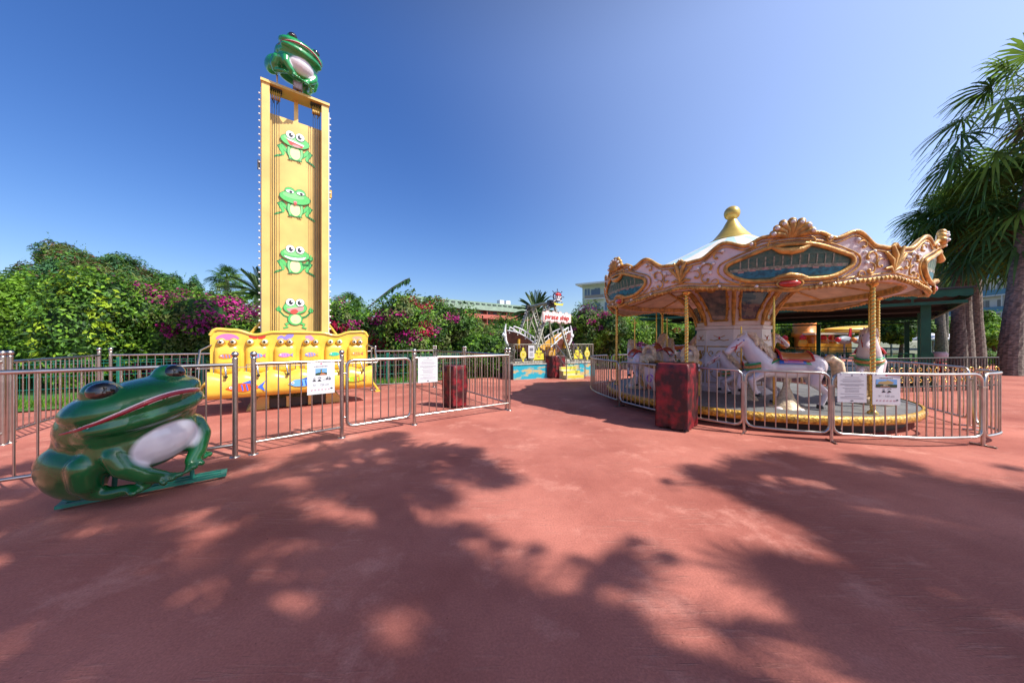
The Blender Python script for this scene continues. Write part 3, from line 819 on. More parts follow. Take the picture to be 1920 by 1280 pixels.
for i, x in enumerate(sx):     # lap bars
    b = MB()
    b.tube([(x - 0.17, -1.08, 0.78), (x - 0.17, -1.10, 1.02), (x + 0.17, -1.10, 1.02), (x + 0.17, -1.08, 0.78)], 0.013, STEEL, 8)
    b.tube([(x, -1.08, 0.62), (x + 0.03, -1.27, 0.80), (x, -1.10, 1.02)], 0.018, STEEL, 8)
    b.ball((x + 0.03, -1.27, 0.80), 0.03, BLACK, 8, 6)
    b.build('lap_bar', SEATS)
b = MB(); b.tube([(-W - 0.14, -1.12, 0.97), (W + 0.12, -1.12, 0.97)], 0.011, STEEL, 8)
for a in (-1, 1):
    b.tube([(a * (W + 0.12), -1.12, 0.97), (a * (W + 0.12), -0.85, 1.32), (a * (W - 0.02), -0.64, 1.42)], 0.02, STEEL, 8)
    b.tube([(a * (W + 0.12), -0.92, 1.25), (a * (W + 0.12), -1.0, 0.72)], 0.012, STEEL, 8)
b.build('side_lever', SEATS)
b = MB(); b.box((0, -0.30, 1.0), (0.9, 0.5, 0.5), YEL); b.build('carriage', SEATS)

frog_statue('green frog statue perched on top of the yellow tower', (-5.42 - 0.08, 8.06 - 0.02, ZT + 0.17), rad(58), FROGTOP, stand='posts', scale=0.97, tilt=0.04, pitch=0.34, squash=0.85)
fl = MB(); fl.box((0, 0, 0.11), (0.2, 0.08, 0.18), mat('floodlight grey', (0.22, 0.18, 0.18), 0.4)); fl.box((0, -0.042, 0.11), (0.16, 0.006, 0.14), mat('floodlight glass', (0.35, 0.28, 0.28), 0.15, coat=0.5))
fl.box((0, 0.02, 0.01), (0.06, 0.05, 0.02), DARK)
o = fl.build('floodlight', loc=(-5.37, 8.02, ZT)); o.rotation_euler = (0, 0, atan2(0.6, 0.8)); tag(o, 'small square floodlight on the tower roof below the frog', 'floodlight')
# ------------------------------------------------------------ covered boxes
def covered_box(label, c, e1, e2, h, seed):
    """cloth cover draped over a box: corner c, plan edges e1, e2"""
    rnd = random.Random(seed)
    C = Vector((c[0], c[1], 0)); A = Vector((e1[0], e1[1], 0)); B_ = Vector((e2[0], e2[1], 0))
    t = thing('covered_box', label, 'covered box', C + (A + B_) / 2, 0, 'boxes under mottled red cloth covers')
    cen = (A + B_) / 2; per = []
    K = 14
    for (p, d, nrm) in ((Vector((0, 0, 0)), A, -B_), (A, B_, A), (A + B_, -A, B_), (B_, -B_, -A)):
        for i in range(K): per.append((p + d * i / K - cen, nrm.normalized(), i / K))
    q = MB(); n = len(per); rows = [0.03, 0.05, 0.18, 0.35, 0.55, 0.75, 0.9, 0.97, 1.0]
    vs = []
    for r_, f in enumerate(rows):
        for i, (p, nn, u) in enumerate(per):
            edge = min(u, 1 - u)
            fold = 0.012 * sin(i * 1.9 + seed) * (1 - f) + 0.010 * sin(i * 0.9 + f * 7 + seed * 2) + 0.006 * rnd.uniform(-1, 1)
            belly = 0.012 * sin(pi * f)
            z = f * h + (0.012 * sin(i * 0.8 + seed) if r_ == 0 else 0)
            if f == 1.0: vs.append(tuple(p * 0.955 + Vector((0, 0, h))))
            else: vs.append(tuple(p + nn * (fold + belly) + Vector((0, 0, z))))
    fs = [(a * n + j, a * n + (j + 1) % n, (a + 1) * n + (j + 1) % n, (a + 1) * n + j) for a in range(len(rows) - 1) for j in range(n)]
    q.add(vs, fs, CLOTH, True)
    topv = [vs[(len(rows) - 1) * n + j] for j in range(n)]
    q.add([(0, 0, h - 0.006)] + topv, [(0, j + 1, (j + 1) % n + 1) for j in range(n)], CLOTH, False)
    q.build('cover', t)
    f = MB()
    for sx_ in (0.1, 0.9):
        for sy_ in (0.1, 0.9):
            p = A * sx_ + B_ * sy_ - cen; f.tube([(p.x, p.y, 0), (p.x, p.y, 0.06)], 0.022, DARK, 8)
    f.box((0, 0, h * 0.5), (A.length * 0.5, B_.length * 0.5, h * 0.8), DARK, atan2(A.y, A.x)); f.build('box_body', t)
    return t
covered_box('large red mottled covered box beside the carousel railing', (2.88, 5.24), (-0.36, 0.36), (0.43, 0.46), 1.12, 1)
covered_box('slim red covered box inside the frog tower railing', (-1.31, 7.14), (-0.29, 0.22), (0.26, 0.27), 0.95, 2)
covered_box('small red covered box standing before the pirate ship stairs', (1.62, 12.95), (-0.36, 0.30), (0.58, 0.25), 0.92, 3)

# ------------------------------------------------------------ notices on the railings
PAPER = mat('laminated paper', (0.62, 0.63, 0.67), 0.4, coat=0.3)
INK = mat('black ink', (0.02, 0.02, 0.03), 0.5)
GREY = mat('grey ink', (0.16, 0.16, 0.19), 0.5)
PINK = mat('red ink', (0.6, 0.08, 0.16), 0.5)
SKYB = mat('printed sky', (0.16, 0.36, 0.68), 0.5)
PGR = mat('printed trees', (0.02, 0.05, 0.015), 0.5)
PBR = mat('printed brown', (0.45, 0.16, 0.08), 0.5)
PGD = mat('printed gold', (0.42, 0.30, 0.12), 0.5)
def notice(label, c, rz, w, h, kind, title=''):
    t = thing('notice_sign', label, 'notice', c, rz, 'paper notices hung on the railings')
    q = MB(); q.box((0, 0, 0), (w, 0.004, h), PAPER); 
    F = Flat(q, (0, -0.002, 0), (1, 0, 0), (0, 0, 1), 0.0008, 0.001)
    if kind == 'text':
        F.ell(0, h * 0.44, 0.012, 0.012, GREY)
        rnd = random.Random(len(label))
        y = h * 0.37
        while y > -h * 0.38:
            F.h = 0.001; L = w * rnd.choice((0.25, 0.32, 0.4, 0.42)); F.line([(-L, y), (L, y)], 0.0045, GREY); y -= h * rnd.choice((0.035, 0.045, 0.07))
        F.h = 0.001; F.ell(0.0, -h * 0.44, 0.02, 0.008, INK)
    else:
        F.ell(0, h * 0.455, 0.014, 0.010, PINK)
        for k in range(9): F.h = 0.001; F.line([(-w * 0.25 + k * w * 0.055, h * 0.37), (-w * 0.25 + k * w * 0.055 + w * 0.038, h * 0.37)], 0.016 if k % 3 else 0.012, GREY)
        pw, phh, pz = (w * 0.21, h * 0.105, h * 0.20) if kind == 'tower' else (w * 0.38, h * 0.13, h * 0.20)
        F.rect(-pw, pz - phh, pw, pz + phh, SKYB)
        if kind == 'tower':
            F.poly([(-pw, pz - phh), (pw, pz - phh), (pw, pz - phh * 0.35), (pw * 0.3, pz - phh * 0.15), (-pw * 0.4, pz - phh * 0.2), (-pw, pz - phh * 0.4)], PGR)
            F.poly([(-pw * 0.3, pz - phh), (pw, pz - phh), (pw * 0.4, pz - phh * 0.4), (0, pz - phh * 0.4)], PBR)
            F.rect(-pw * 0.12, pz - phh * 0.35, pw * 0.14, pz + phh * 0.75, PGR); F.rect(-0.002, pz - phh * 0.3, 0.006, pz + phh * 0.6, PGD)
        else:
            F.rect(-pw, pz - phh, pw, pz - phh * 0.25, PGR)
            F.poly([(-pw * 0.85, pz - phh * 0.1), (-pw * 0.7, pz + phh * 0.4), (-pw * 0.1, pz + phh * 0.55), (pw * 0.1, pz + phh * 0.8), (pw * 0.7, pz + phh * 0.3), (pw * 0.6, pz - phh * 0.1), (0, pz - phh * 0.25)], PGD)
            F.ell(-pw * 0.1, pz - phh * 0.5, pw * 0.25, phh * 0.25, PCOL); F.rect(-pw * 0.6, pz - phh * 0.85, pw * 0.3, pz - phh * 0.7, PBR)
        # adult holding child pictograms
        F.h = 0.001
        xs = (-0.075, -0.02) if kind == 'tower' else (-0.03, 0.03)
        for i, x in enumerate(xs):
            F.ell(x * w / 0.3, -h * 0.06, 0.016, 0.012, INK); F.line([(x * w / 0.3 - 0.026, -h * 0.085), (x * w / 0.3 + 0.026, -h * 0.085)], 0.008, INK)
            F.line(arc2(x * w / 0.3, -h * 0.03, 0.026 if i else 0.016, 30, 150, 6), 0.007, INK)
        if kind == 'tower':
            F.line([(0.028, -h * 0.05), (0.048, -h * 0.05)], 0.005, INK)
            for x, s_ in ((0.066, 0.5), (0.082, 1.0), (0.105, 1.1), (0.122, 0.55)):
                F.ell(x, -h * 0.05 + 0.012 * s_, 0.006, 0.018 * s_, INK); F.ell(x, -h * 0.05 + 0.036 * s_, 0.005, 0.005, INK)
        # no-go pictograms
        for i in range(6):
            x = -w * 0.34 + i * w * 0.125; F.h = 0.001
            F.ell(x, -h * 0.365, 0.012, 0.012, PINK); F.ell(x, -h * 0.365, 0.0085, 0.0085, PAPER); F.line([(x - 0.007, -h * 0.365 - 0.006), (x + 0.007, -h * 0.365 + 0.006)], 0.003, INK)
        F.ell(w * 0.38, -h * 0.345, 0.018, 0.007, INK); F.ell(w * 0.38, -h * 0.335, 0.009, 0.009, INK)
    q.build('sheet', t)
    if kind != 'text':
        o = text_mesh('51 - 120 cm', 0.036 * w / 0.3, GREY, 'printed_text', t); o.rotation_euler = (rad(90), 0, 0); o.location = (0, -0.0036, -h * 0.215)
    k = MB()
    for x in (-w * 0.36, w * 0.36): k.tube([(x, -0.004, h * 0.47), (x, -0.004, h * 0.47 + 0.03), (x, 0.03, h * 0.47 + 0.035)], 0.003, WHITE, 6)
    k.build('tie', t)
    return t
def on_fence(p0, p1, u, z, off=0.035):
    d = Vector((p1[0] - p0[0], p1[1] - p0[1])); a = atan2(d.y, d.x); p = Vector(p0) + d * u
    n = Vector((sin(a), -cos(a))); return (p.x + n.x * off, p.y + n.y * off, z), a
c, a = on_fence((-3.44, 4.26), (-2.66, 5.0), 0.73, 0.955)
notice('picture notice with tower photo on the railing before the yellow seats', c, a, 0.36, 0.47, 'tower')
c, a = on_fence((-1.76, 5.77), (-0.06, 6.98), 0.115, 0.985)
notice('plain white text notice hung right of the gate on the frog tower railing', c, a, 0.37, 0.47, 'text')
notice('plain lilac text notice left of the other notice on the carousel railing', (4.97, 4.68, 0.82), rad(-11), 0.36, 0.42, 'text')
notice('picture notice with carousel photo on the carousel railing', (5.38, 4.60, 0.81), rad(-9), 0.34, 0.44, 'ride')

# ------------------------------------------------------------ pirate ship ride
PSA = atan2(0.40, 0.917)
PS = thing('pirate_ship_ride', 'small pirate ship swing ride on a blue painted platform', 'swing ride', (0.06, 12.5, 0), PSA)
PBLUE = mat('sea painted panel', (0.02, 0.38, 0.52), 0.45, col2=(0.55, 0.42, 0.20), vscale=2.2, stretch=(1, 1, 2.2), lo=0.40, hi=0.50, detail=6)
PYEL = mat('sand painted panel', (0.50, 0.45, 0.10), 0.5, col2=(0.62, 0.58, 0.38), vscale=2.5, detail=6)
PPUR = mat('dusk painted panel', (0.05, 0.03, 0.06), 0.5, col2=(0.12, 0.14, 0.17), vscale=2, detail=6)
SHY = mat('lemon yellow board', (0.72, 0.66, 0.06), 0.4, var=0.2, vscale=10)
SHO = mat('amber board', (0.50, 0.25, 0.03), 0.4, var=0.2, vscale=10)
AFR = mat('grey green steel', (0.30, 0.29, 0.22), 0.45, var=0.25, vscale=5)
HULL = mat('ship hull brown', (0.16, 0.05, 0.035), 0.45, var=0.4, vscale=6)
WHS = mat('ship white trim', (0.72, 0.72, 0.76), 0.35)
q = MB(); PW, PD, PH = 3.9, 4.2, 0.58
q.box((PW / 2, 0.03, PH / 2), (PW, 0.06, PH), PBLUE); q.box((0.03, PD / 2 + 0.03, PH / 2), (0.06, PD - 0.06, PH), PPUR); q.box((PW - 0.03, PD / 2 + 0.03, PH / 2), (0.06, PD - 0.06, PH), PPUR)
q.box((PW / 2, PD / 2, PH + 0.02), (PW + 0.06, PD + 0.06, 0.04), mat('platform edge', (0.55, 0.52, 0.46), 0.5, var=0.3, vscale=7)); q.build('platform', PS)
def rail_run(x0, y0, x1, y1, name='railing', z0=PH + 0.04, z1=1.38, sp=0.12):
    q = MB(); q.tube([(x0, y0, z1), (x1, y1, z1)], 0.018, AFR, 6); q.tube([(x0, y0, z0 + 0.06), (x1, y1, z0 + 0.06)], 0.014, AFR, 6)
    L = sqrt((x1 - x0) ** 2 + (y1 - y0) ** 2); n = int(L / sp)
    for i in range(n + 1):
        x = x0 + (x1 - x0) * i / n; y = y0 + (y1 - y0) * i / n; q.tube([(x, y, z0), (x, y, z1)], 0.011 if i not in (0, n) else 0.02, STEEL, 5, cap=False)
    return q.build(name, PS)
rail_run(0.06, 0.05, 1.95, 0.05); rail_run(2.75, 0.05, PW - 0.05, 0.05); rail_run(0.06, 0.1, 0.06, PD - 0.05); rail_run(PW - 0.05, 0.1, PW - 0.05, PD - 0.05); rail_run(0.1, PD - 0.05, PW - 0.1, PD - 0.05)
def crest(x, y, z, kind, m, rz=0.0):
    q = MB(); R = Matrix.Rotation(rz, 3, 'Z'); U = R @ Vector((1, 0, 0)); Wv = R @ Vector((0, -1, 0))
    if kind == 'oval':
        pts = [(0.135 * cos(rad(a)), 0.17 * sin(rad(a))) for a in range(0, 360, 20)]
        q.prism(pts, (x, y, z), U, (0, 0, 1), Wv, 0.02, m)
        q.prism([(0.05 * cos(rad(a)), 0.07 * sin(rad(a)) + 0.21) for a in range(0, 360, 30)], (x, y, z), U, (0, 0, 1), Wv, 0.02, m)
        q.prism([(0.04 * cos(rad(a)), 0.07 * sin(rad(a)) - 0.21) for a in range(0, 360, 30)], (x, y, z), U, (0, 0, 1), Wv, 0.02, m)
        F = Flat(q, Vector((x, y, z)) + Wv * 0.02, U, (0, 0, 1), 0.002, 0.002)
        F.ell(0, 0, 0.10, 0.135, mat('crest inner', (0.68, 0.55, 0.35), 0.4)); F.ell(0, 0, 0.08, 0.11, m); F.line([(-0.05, -0.05), (0.05, 0.05)], 0.02, YELD); F.line([(-0.05, 0.05), (0.05, -0.05)], 0.02, YELD)
    else:
        pts = [(-0.24, -0.22), (0.24, -0.22), (0.21, 0.05), (0.14, 0.02), (0.13, 0.16), (0.05, 0.14), (0, 0.32), (-0.05, 0.14), (-0.13, 0.16), (-0.14, 0.02), (-0.21, 0.05)]
        q.prism(pts, (x, y, z), U, (0, 0, 1), Wv, 0.02, m)
        F = Flat(q, Vector((x, y, z)) + Wv * 0.02, U, (0, 0, 1), 0.002, 0.002)
        for a in (-1, 1): F.ell(a * 0.07, 0.0, 0.03, 0.035, YELD); F.line([(a * 0.13, 0.06), (a * 0.03, 0.04)], 0.018, CK)
        F.line(arc2(0, -0.05, 0.06, 200, 340, 6), 0.018, PINK)
    q.build('crest_board', PS)
for x, kd, m in ((0.42, 'oval', SHY), (1.12, 'castle', SHY), (1.72, 'oval', SHO), (3.02, 'castle', SHY), (3.5, 'oval', SHY)): crest(x, 0.02, 0.98, kd, m)
for y, kd, m in ((0.9, 'oval', SHO), (2.0, 'castle', SHO), (3.1, 'oval', SHO)): crest(0.03, y, 0.98, kd, m, rad(-90))
q = MB(); q.box((0.78, -0.0, 1.09), (0.27, 0.01, 0.5), PAPER); F = Flat(q, (0.78, -0.005, 1.09), (1, 0, 0), (0, 0, 1), 0.001, 0.002)
F.rect(-0.08, 0.03, 0.08, 0.15, GREY); 
for k in range(4): F.line([(-0.08, -0.04 - k * 0.04), (0.08, -0.04 - k * 0.04)], 0.012, GREY)
q.build('notice_board', PS)
# stairs
q = MB()
for i in range(3):
    q.box((2.35, -0.14 - 0.26 * (2 - i), (i + 1) * 0.155 / 2 + 0.0), (0.82, 0.258, (i + 1) * 0.155), PYEL)
    F = Flat(q, (2.35, -0.14 - 0.26 * (2 - i) - 0.129, (i + 1) * 0.155 - 0.05), (1, 0, 0), (0, 0, 1), 0.001, 0.002); F.rect(-0.38, -0.04, 0.38, 0.04, SHY)
q.build('stairs', PS)
for a in (-1, 1):
    q = MB(); x = 2.35 + a * 0.44
    q.tube([(x, 0.0, 1.4), (x, -0.80, 0.86)], 0.018, STEEL, 6); q.tube([(x, 0.0, 1.05), (x, -0.80, 0.5)], 0.014, STEEL, 6); q.tube([(x, -0.80, 0), (x, -0.80, 0.9)], 0.02, STEEL, 8); q.tube([(x, -0.4, 0.3), (x, -0.4, 1.12)], 0.014, STEEL, 6); q.tube([(x, -0.0, 0.5), (x, -0.0, 1.4)], 0.02, STEEL, 6)
    q.build('handrail', PS)
# two A-frames; the axle runs away from the viewer
AX = 2.08; AY0, AY1 = 0.62, 2.75; AZ = 3.15
for y in (AY0, AY1):
    for a in (-1, 1):
        q = MB(); p0 = Vector((AX + a * 0.10, y, AZ)); p1 = Vector((AX + a * 1.02, y, PH + 0.04))
        q.tube([p0, p1], 0.065, AFR, 4); q.tube([p0 + Vector((-a * 0.02, -0.06, 0)), p1 + Vector((-a * 0.05, -0.09, 0))], 0.03, mat('pale lamp rail', (0.62, 0.60, 0.5), 0.4), 4)
        q.tube([(AX, y + 0.25, AZ - 0.1), (AX + a * 0.5, y + (0.8 if y < 1 else -0.8), PH + 0.04)], 0.03, AFR, 6)
        d = p1 - p0
        for k in range(16):
            p = p0 + d * ((k + 1) / 17); q.ball(p + Vector((a * 0.07, -0.06, 0.03)), 0.028, BULB, 6, 5)
        q.build('frame_leg', PS)
q = MB(); q.tube([(AX, AY0 - 0.25, AZ + 0.05), (AX, AY1 + 0.25, AZ + 0.05)], 0.075, AFR, 12)
for y in (AY0, AY1): q.box((AX, y, AZ), (0.34, 0.22, 0.28), DARK)
q.build('axle', PS)
q = MB()
for y in (1.25, 2.15):
    for a in (-1, 1): q.tube([(AX, y, AZ), (AX + a * 0.62, y, 1.15)], 0.03, AFR, 6)
q.build('hanger', PS)
# hull: rises to both ends
SHIP_L = 1.72; NS = 24
def hz(u): return 1.08 + 0.90 * sin(min(1, abs(u)) * pi / 2) ** 1.25     # gunwale height
def hb(u): return 0.66 + 0.90 * abs(u) ** 1.9     # keel height
def hw_(u): return 0.50 * max(0.05, 1 - abs(u) ** 2.8)
q = MB(); vs = []; M = 9
for i in range(NS + 1):
    u = -1 + 2 * i / NS
    for j in range(M):
        b = -1 + 2 * j / (M - 1); y = 1.7 + hw_(u) * b * (1 - 0.0); zz = hb(u) + (hz(u) - hb(u)) * abs(b) ** 2.2
        vs.append((AX + u * SHIP_L, y, zz))
q.add(vs, [(i * M + j, (i + 1) * M + j, (i + 1) * M + j + 1, i * M + j + 1) for i in range(NS) for j in range(M - 1)], HULL, True)
vs2 = [(v[0], v[1] * 0.94 + 1.7 * 0.06, v[2] + 0.03) for v in vs]
AMB = mat('ship inside amber', (0.62, 0.33, 0.03), 0.4)
q.add(vs2, [(i * M + j, i * M + j + 1, (i + 1) * M + j + 1, (i + 1) * M + j) for i in range(NS) for j in range(M - 1)], AMB, True)
for k in range(11):
    u = -0.92 + k * 0.184; q.ball((AX + u * SHIP_L, 1.7 - hw_(u) - 0.02, hz(u) - 0.09), 0.028, BULB, 6, 5)
q.build('hull', PS)
for a in (-1, 1):      # white balustrades, one on each half
    q = MB()
    for sd in (-1, 1):
        us = [a * (0.16 + 0.8 * i / 12) for i in range(13)]
        q.tube([(AX + u * SHIP_L, 1.7 + sd * (hw_(u) + 0.02), hz(u) + 0.0) for u in us], 0.03, WHS, 6)
        q.tube([(AX + u * SHIP_L, 1.7 + sd * (hw_(u) + 0.02), hz(u) + 0.22) for u in us[2:11]], 0.032, WHS, 6)
        for u in us[2:11:2]: q.lathe([(0.02, 0), (0.035, 0.06), (0.018, 0.12), (0.03, 0.2)], WHS, 8, (AX + u * SHIP_L, 1.7 + sd * (hw_(u) + 0.02), hz(u)))
    e = AX + a * SHIP_L
    q.tube([(e - a * 0.12, 1.7, hb(1) - 0.25), (e, 1.7, hb(1)), (e + a * 0.03, 1.7, hz(1) + 0.02), (e - a * 0.02, 1.7, hz(1) + 0.3)], [0.05, 0.07, 0.06, 0.02], WHS, 8)
    q.ball((e + a * 0.05, 1.7, hz(1) - 0.22), 0.10, WHS, 10, 8)
    q.tube([(e - a * 0.02 + a * 0.16 * cos(rad(t_)), 1.7, hz(1) - 0.22 + 0.16 * sin(rad(t_))) for t_ in range(0, 300, 30)], 0.03, WHS, 6)
    q.build('balustrade', PS)
for x in (-0.7, -0.35, 0.35, 0.7):
    q = MB(); q.box((AX + x * SHIP_L, 1.7, hb(x) + 0.28), (0.08, 0.7, 0.42), AMB); q.build('seat', PS)
# sign with lettering and the helm emblem
SGN = MB()
cl = []
for i in range(9): 
    x = -0.62 + i * 0.155; cl += [(x + 0.085 * cos(rad(t_)), 0.11 + 0.05 * (i % 2) + 0.06 * sin(rad(t_))) for t_ in (150, 90, 30)]
low = []
for i in range(8):
    x = 0.62 - i * 0.17; low += [(x + 0.09 * cos(rad(t_)), -0.12 - 0.04 * (i % 2) + 0.05 * sin(rad(t_))) for t_ in (-30, -90, -150)]
PINKB = mat('sign pale pink', (0.80, 0.55, 0.50), 0.4)
SGN.prism([(a_[0] * 1.03, a_[1] * 1.2) for a_ in cl + low], (0, 0, 0), (1, 0, 0), (0, 0, 1), (0, -1, 0), 0.05, PINKB)
SGN.prism([(a_[0] * 0.97, a_[1] * 1.0) for a_ in cl + low], (0, -0.05, 0), (1, 0, 0), (0, 0, 1), (0, -1, 0), 0.012, mat('sign white', (0.82, 0.78, 0.75), 0.4))
o = SGN.build('name_board', PS, (AX + 0.12, AY0 - 0.2, 2.53)); o.rotation_euler = (0, rad(3), 0)
tx = text_mesh('pirate ship', 0.285, mat('sign red', (0.72, 0.06, 0.03), 0.4), 'lettering', o, 0.012); tx.rotation_euler = (rad(90), 0, 0); tx.location = (0, -0.075, 0.0)
q = MB(); E = Vector((AX + 0.12, AY0 - 0.28, AZ + 0.26))
NAVY = mat('helm dark blue', (0.03, 0.02, 0.06), 0.4)
q.tube([E + Vector((0.2 * cos(rad(t_)), 0, 0.2 * sin(rad(t_)))) for t_ in range(0, 360, 20)], 0.03, NAVY, 6, closed=True)
for k in range(8):
    d = Vector((cos(rad(k * 45)), 0, sin(rad(k * 45)))); q.tube([E + d * 0.05, E + d * 0.31], 0.014, NAVY, 6); q.ball(E + d * 0.32, 0.024, NAVY, 6, 5)
q.build('helm_wheel', PS)
q = MB(); q.ball(E + Vector((0, -0.05, -0.02)), (0.13, 0.07, 0.12), WHS, 14, 10); q.ball(E + Vector((0, -0.06, 0.08)), (0.145, 0.08, 0.075), mat('bandana red', (0.6, 0.02, 0.03), 0.4), 14, 8)
q.box(E + Vector((0, -0.06, -0.13)), (0.12, 0.06, 0.07), WHS)
for a in (-1, 1):
    q.ball(E + Vector((a * 0.05, -0.11, -0.01)), (0.032, 0.02, 0.035), CK, 8, 6)
    q.tube([E + Vector((-a * 0.2, -0.03, -0.2)), E + Vector((a * 0.19, -0.03, 0.0))], 0.022, WHS, 6)
q.build('skull_emblem', PS)
q = MB(); q.prism([(-0.2, 0), (0.2, -0.02), (0.24, 0.09), (0.1, 0.05), (-0.1, 0.07), (-0.22, 0.1)], E + Vector((0.02, -0.06, -0.36)), (1, 0, 0), (0, 0, 1), (0, -1, 0), 0.02, SHY); q.build('ribbon', PS)
# ------------------------------------------------------------ carousel
CX, CY_ = 5.5, 8.0
CAR = thing('carousel', 'ornate gilt and lilac carousel with painted horses', 'carousel', (CX, CY_, 0))
def pol(R, a, z):      # a in degrees, world-like angle
    return Vector((R * cos(rad(a)), R * sin(rad(a)), z))
q = MB(); q.lathe([(0, 0.30), (2.93, 0.30)], DECK, 72, smooth=False)
for k in range(24):
    a = k * 15; q.add([pol(0.8, a - 0.12, 0.303), pol(2.9, a - 0.05, 0.303), pol(2.9, a + 0.05, 0.303), pol(0.8, a + 0.12, 0.303)], [(0, 1, 2, 3)], DARK)
q.lathe([(2.75, 0.0), (2.75, 0.19)], BLACK, 72); q.build('deck', CAR)
BAND = mat('gilt embossed band', (0.60, 0.33, 0.04), 0.35, 0.2, var=0.55, vscale=22, bump=1.0, bscale=26, coat=0.3)
q = MB(); prof = [(2.75, 0.17), (2.93, 0.165), (2.975, 0.18), (2.985, 0.22), (2.99, 0.27), (2.975, 0.305), (2.93, 0.315)]
vs = []; n = 288
for i, (r, z) in enumerate(prof):
    for j in range(n):
        w = 0.010 * (abs(sin(j * pi / 8)) + 0.5 * sin(j * pi / 4)) if 2 <= i <= 4 else 0
        vs.append(pol(r + w, j * 360 / n, z))
q.add(vs, [(i * n + j, i * n + (j + 1) % n, (i + 1) * n + (j + 1) % n, (i + 1) * n + j) for i in range(len(prof) - 1) for j in range(n)], BAND, True); q.build('deck_rim', CAR)
# roof
RB = mat('roof pale blue', (0.42, 0.62, 0.68), 0.45, var=0.1); RC = mat('roof cream', (0.74, 0.69, 0.62), 0.45, var=0.1)
q = MB(); prof = [(2.90, 2.93), (2.4, 3.12), (1.8, 3.36), (1.2, 3.64), (0.8, 3.84), (0.42, 4.02)]
for k in range(24):
    m = RB if k % 2 else RC; vs = []
    for (r, z) in prof:
        for j in range(3):
            a = (k + j / 2) * 15; vs.append(pol(r, a, z - 0.03 * (j == 1) * 0))
    q.add(vs, [(i * 3 + j, i * 3 + j + 1, (i + 1) * 3 + j + 1, (i + 1) * 3 + j) for i in range(len(prof) - 1) for j in range(2)], m, True)
q.build('roof', CAR)
q = MB(); q.lathe([(0.50, 3.93), (0.50, 4.0), (0.44, 4.03), (0.40, 4.08), (0.30, 4.20), (0.20, 4.34), (0.14, 4.46), (0.10, 4.53), (0.085, 4.57)], GOLDF, 32)
q.ball((0, 0, 4.70), 0.175, GOLDF, 24, 16); q.build('finial', CAR)
# canopy underside: soffit, inner valance, ceiling
q = MB(); q.lathe([(2.92, 2.50), (2.85, 2.47), (2.76, 2.50)], PINKW, 72); q.lathe([(2.76, 2.5), (2.73, 2.47), (2.70, 2.52), (2.70, 2.62)], GOLD, 72); q.lathe([(2.70, 2.60), (1.3, 2.98)], CREAM, 72); q.lathe([(2.88, 2.50), (2.9, 2.9)], CREAM, 72)
for k in range(12): a = k * 30 + 10; q.tube([pol(2.7, a, 2.60), pol(1.3, a, 2.97)], 0.03, GOLD, 6)
q.build('soffit', CAR)
# rounding boards, built once facing -y and copied round
def Rb(a, z):      # a in degrees from the middle of the board (-30..30)
    return 2.91 + 0.06 * cos(rad(a * 3)) ** 2 + (z - 2.35) * 0.14
def bp(a, z, h=0.0):
    R = Rb(a, z) + h; return Vector((R * sin(rad(a)), -R * cos(rad(a)), z))
def interp(T, x):
    for (x0, y0), (x1, y1) in zip(T[:-1], T[1:]):
        if x <= x1:
            t = (x - x0) / (x1 - x0); t = t * t * (3 - 2 * t) if True else t
            return y0 + (y1 - y0) * t
    return T[-1][1]
TOPP = [(0, 3.22), (6.5, 3.20), (11, 3.10), (16.5, 3.20), (24, 2.98), (28.5, 2.96), (30, 3.03)]
BOTP = [(0, 2.335), (5, 2.36), (12, 2.40), (20, 2.46), (30, 2.52)]
def ztop(a): return interp(TOPP, abs(a))
def zbot(a): return interp(BOTP, abs(a))
BOARD = bpy.data.objects.new('rounding_board', None)
board_children = []
q = MB(); NA, NZ = 60, 8; vs = []
for i in range(NA + 1):
    a = -30 + 60 * i / NA
    for j in range(NZ + 1):
        z = zbot(a) + (ztop(a) - zbot(a)) * j / NZ; vs.append(bp(a, z, 0.02 * sin(pi * j / NZ)))
q.add(vs, [(i * (NZ + 1) + j, (i + 1) * (NZ + 1) + j, (i + 1) * (NZ + 1) + j + 1, i * (NZ + 1) + j + 1) for i in range(NA) for j in range(NZ)], PINKW, True)
vs = [tuple(Vector(v) * 1.0 - Vector((v[0], v[1], 0)).normalized() * 0.05) for v in vs]
q.add(vs, [(i * (NZ + 1) + j, i * (NZ + 1) + j + 1, (i + 1) * (NZ + 1) + j + 1, (i + 1) * (NZ + 1) + j) for i in range(NA) for j in range(NZ)], CREAM, True)
board = q.build('rounding_board', CAR)
def sub(q, name): 
    o = q.build(name, board); board_children.append(o); return o
g_ = MB()
g_.tube([bp(-30 + i, ztop(-30 + i), 0.015) for i in range(61)], 0.033, GOLD, 8)
g_.tube([bp(-30 + i, ztop(-30 + i) - 0.065, 0.025) for i in range(61)], 0.012, GOLD, 6)
g_.tube([bp(-30 + i, zbot(-30 + i), 0.02) for i in range(61)], 0.036, GOLD, 8)
g_.tube([bp(-30 + i, zbot(-30 + i) + 0.07, 0.03) for i in range(61)], 0.014, GOLD, 6)
for i in range(40):     # small leaves along the bottom
    a = -29 + 58 * i / 39
    if abs(a) > 5: g_.ball(bp(a, zbot(a) - 0.01, 0.05), (0.028, 0.024, 0.04), GOLD, 6, 5, Matrix.Rotation(rad(-a), 3, 'Z'))
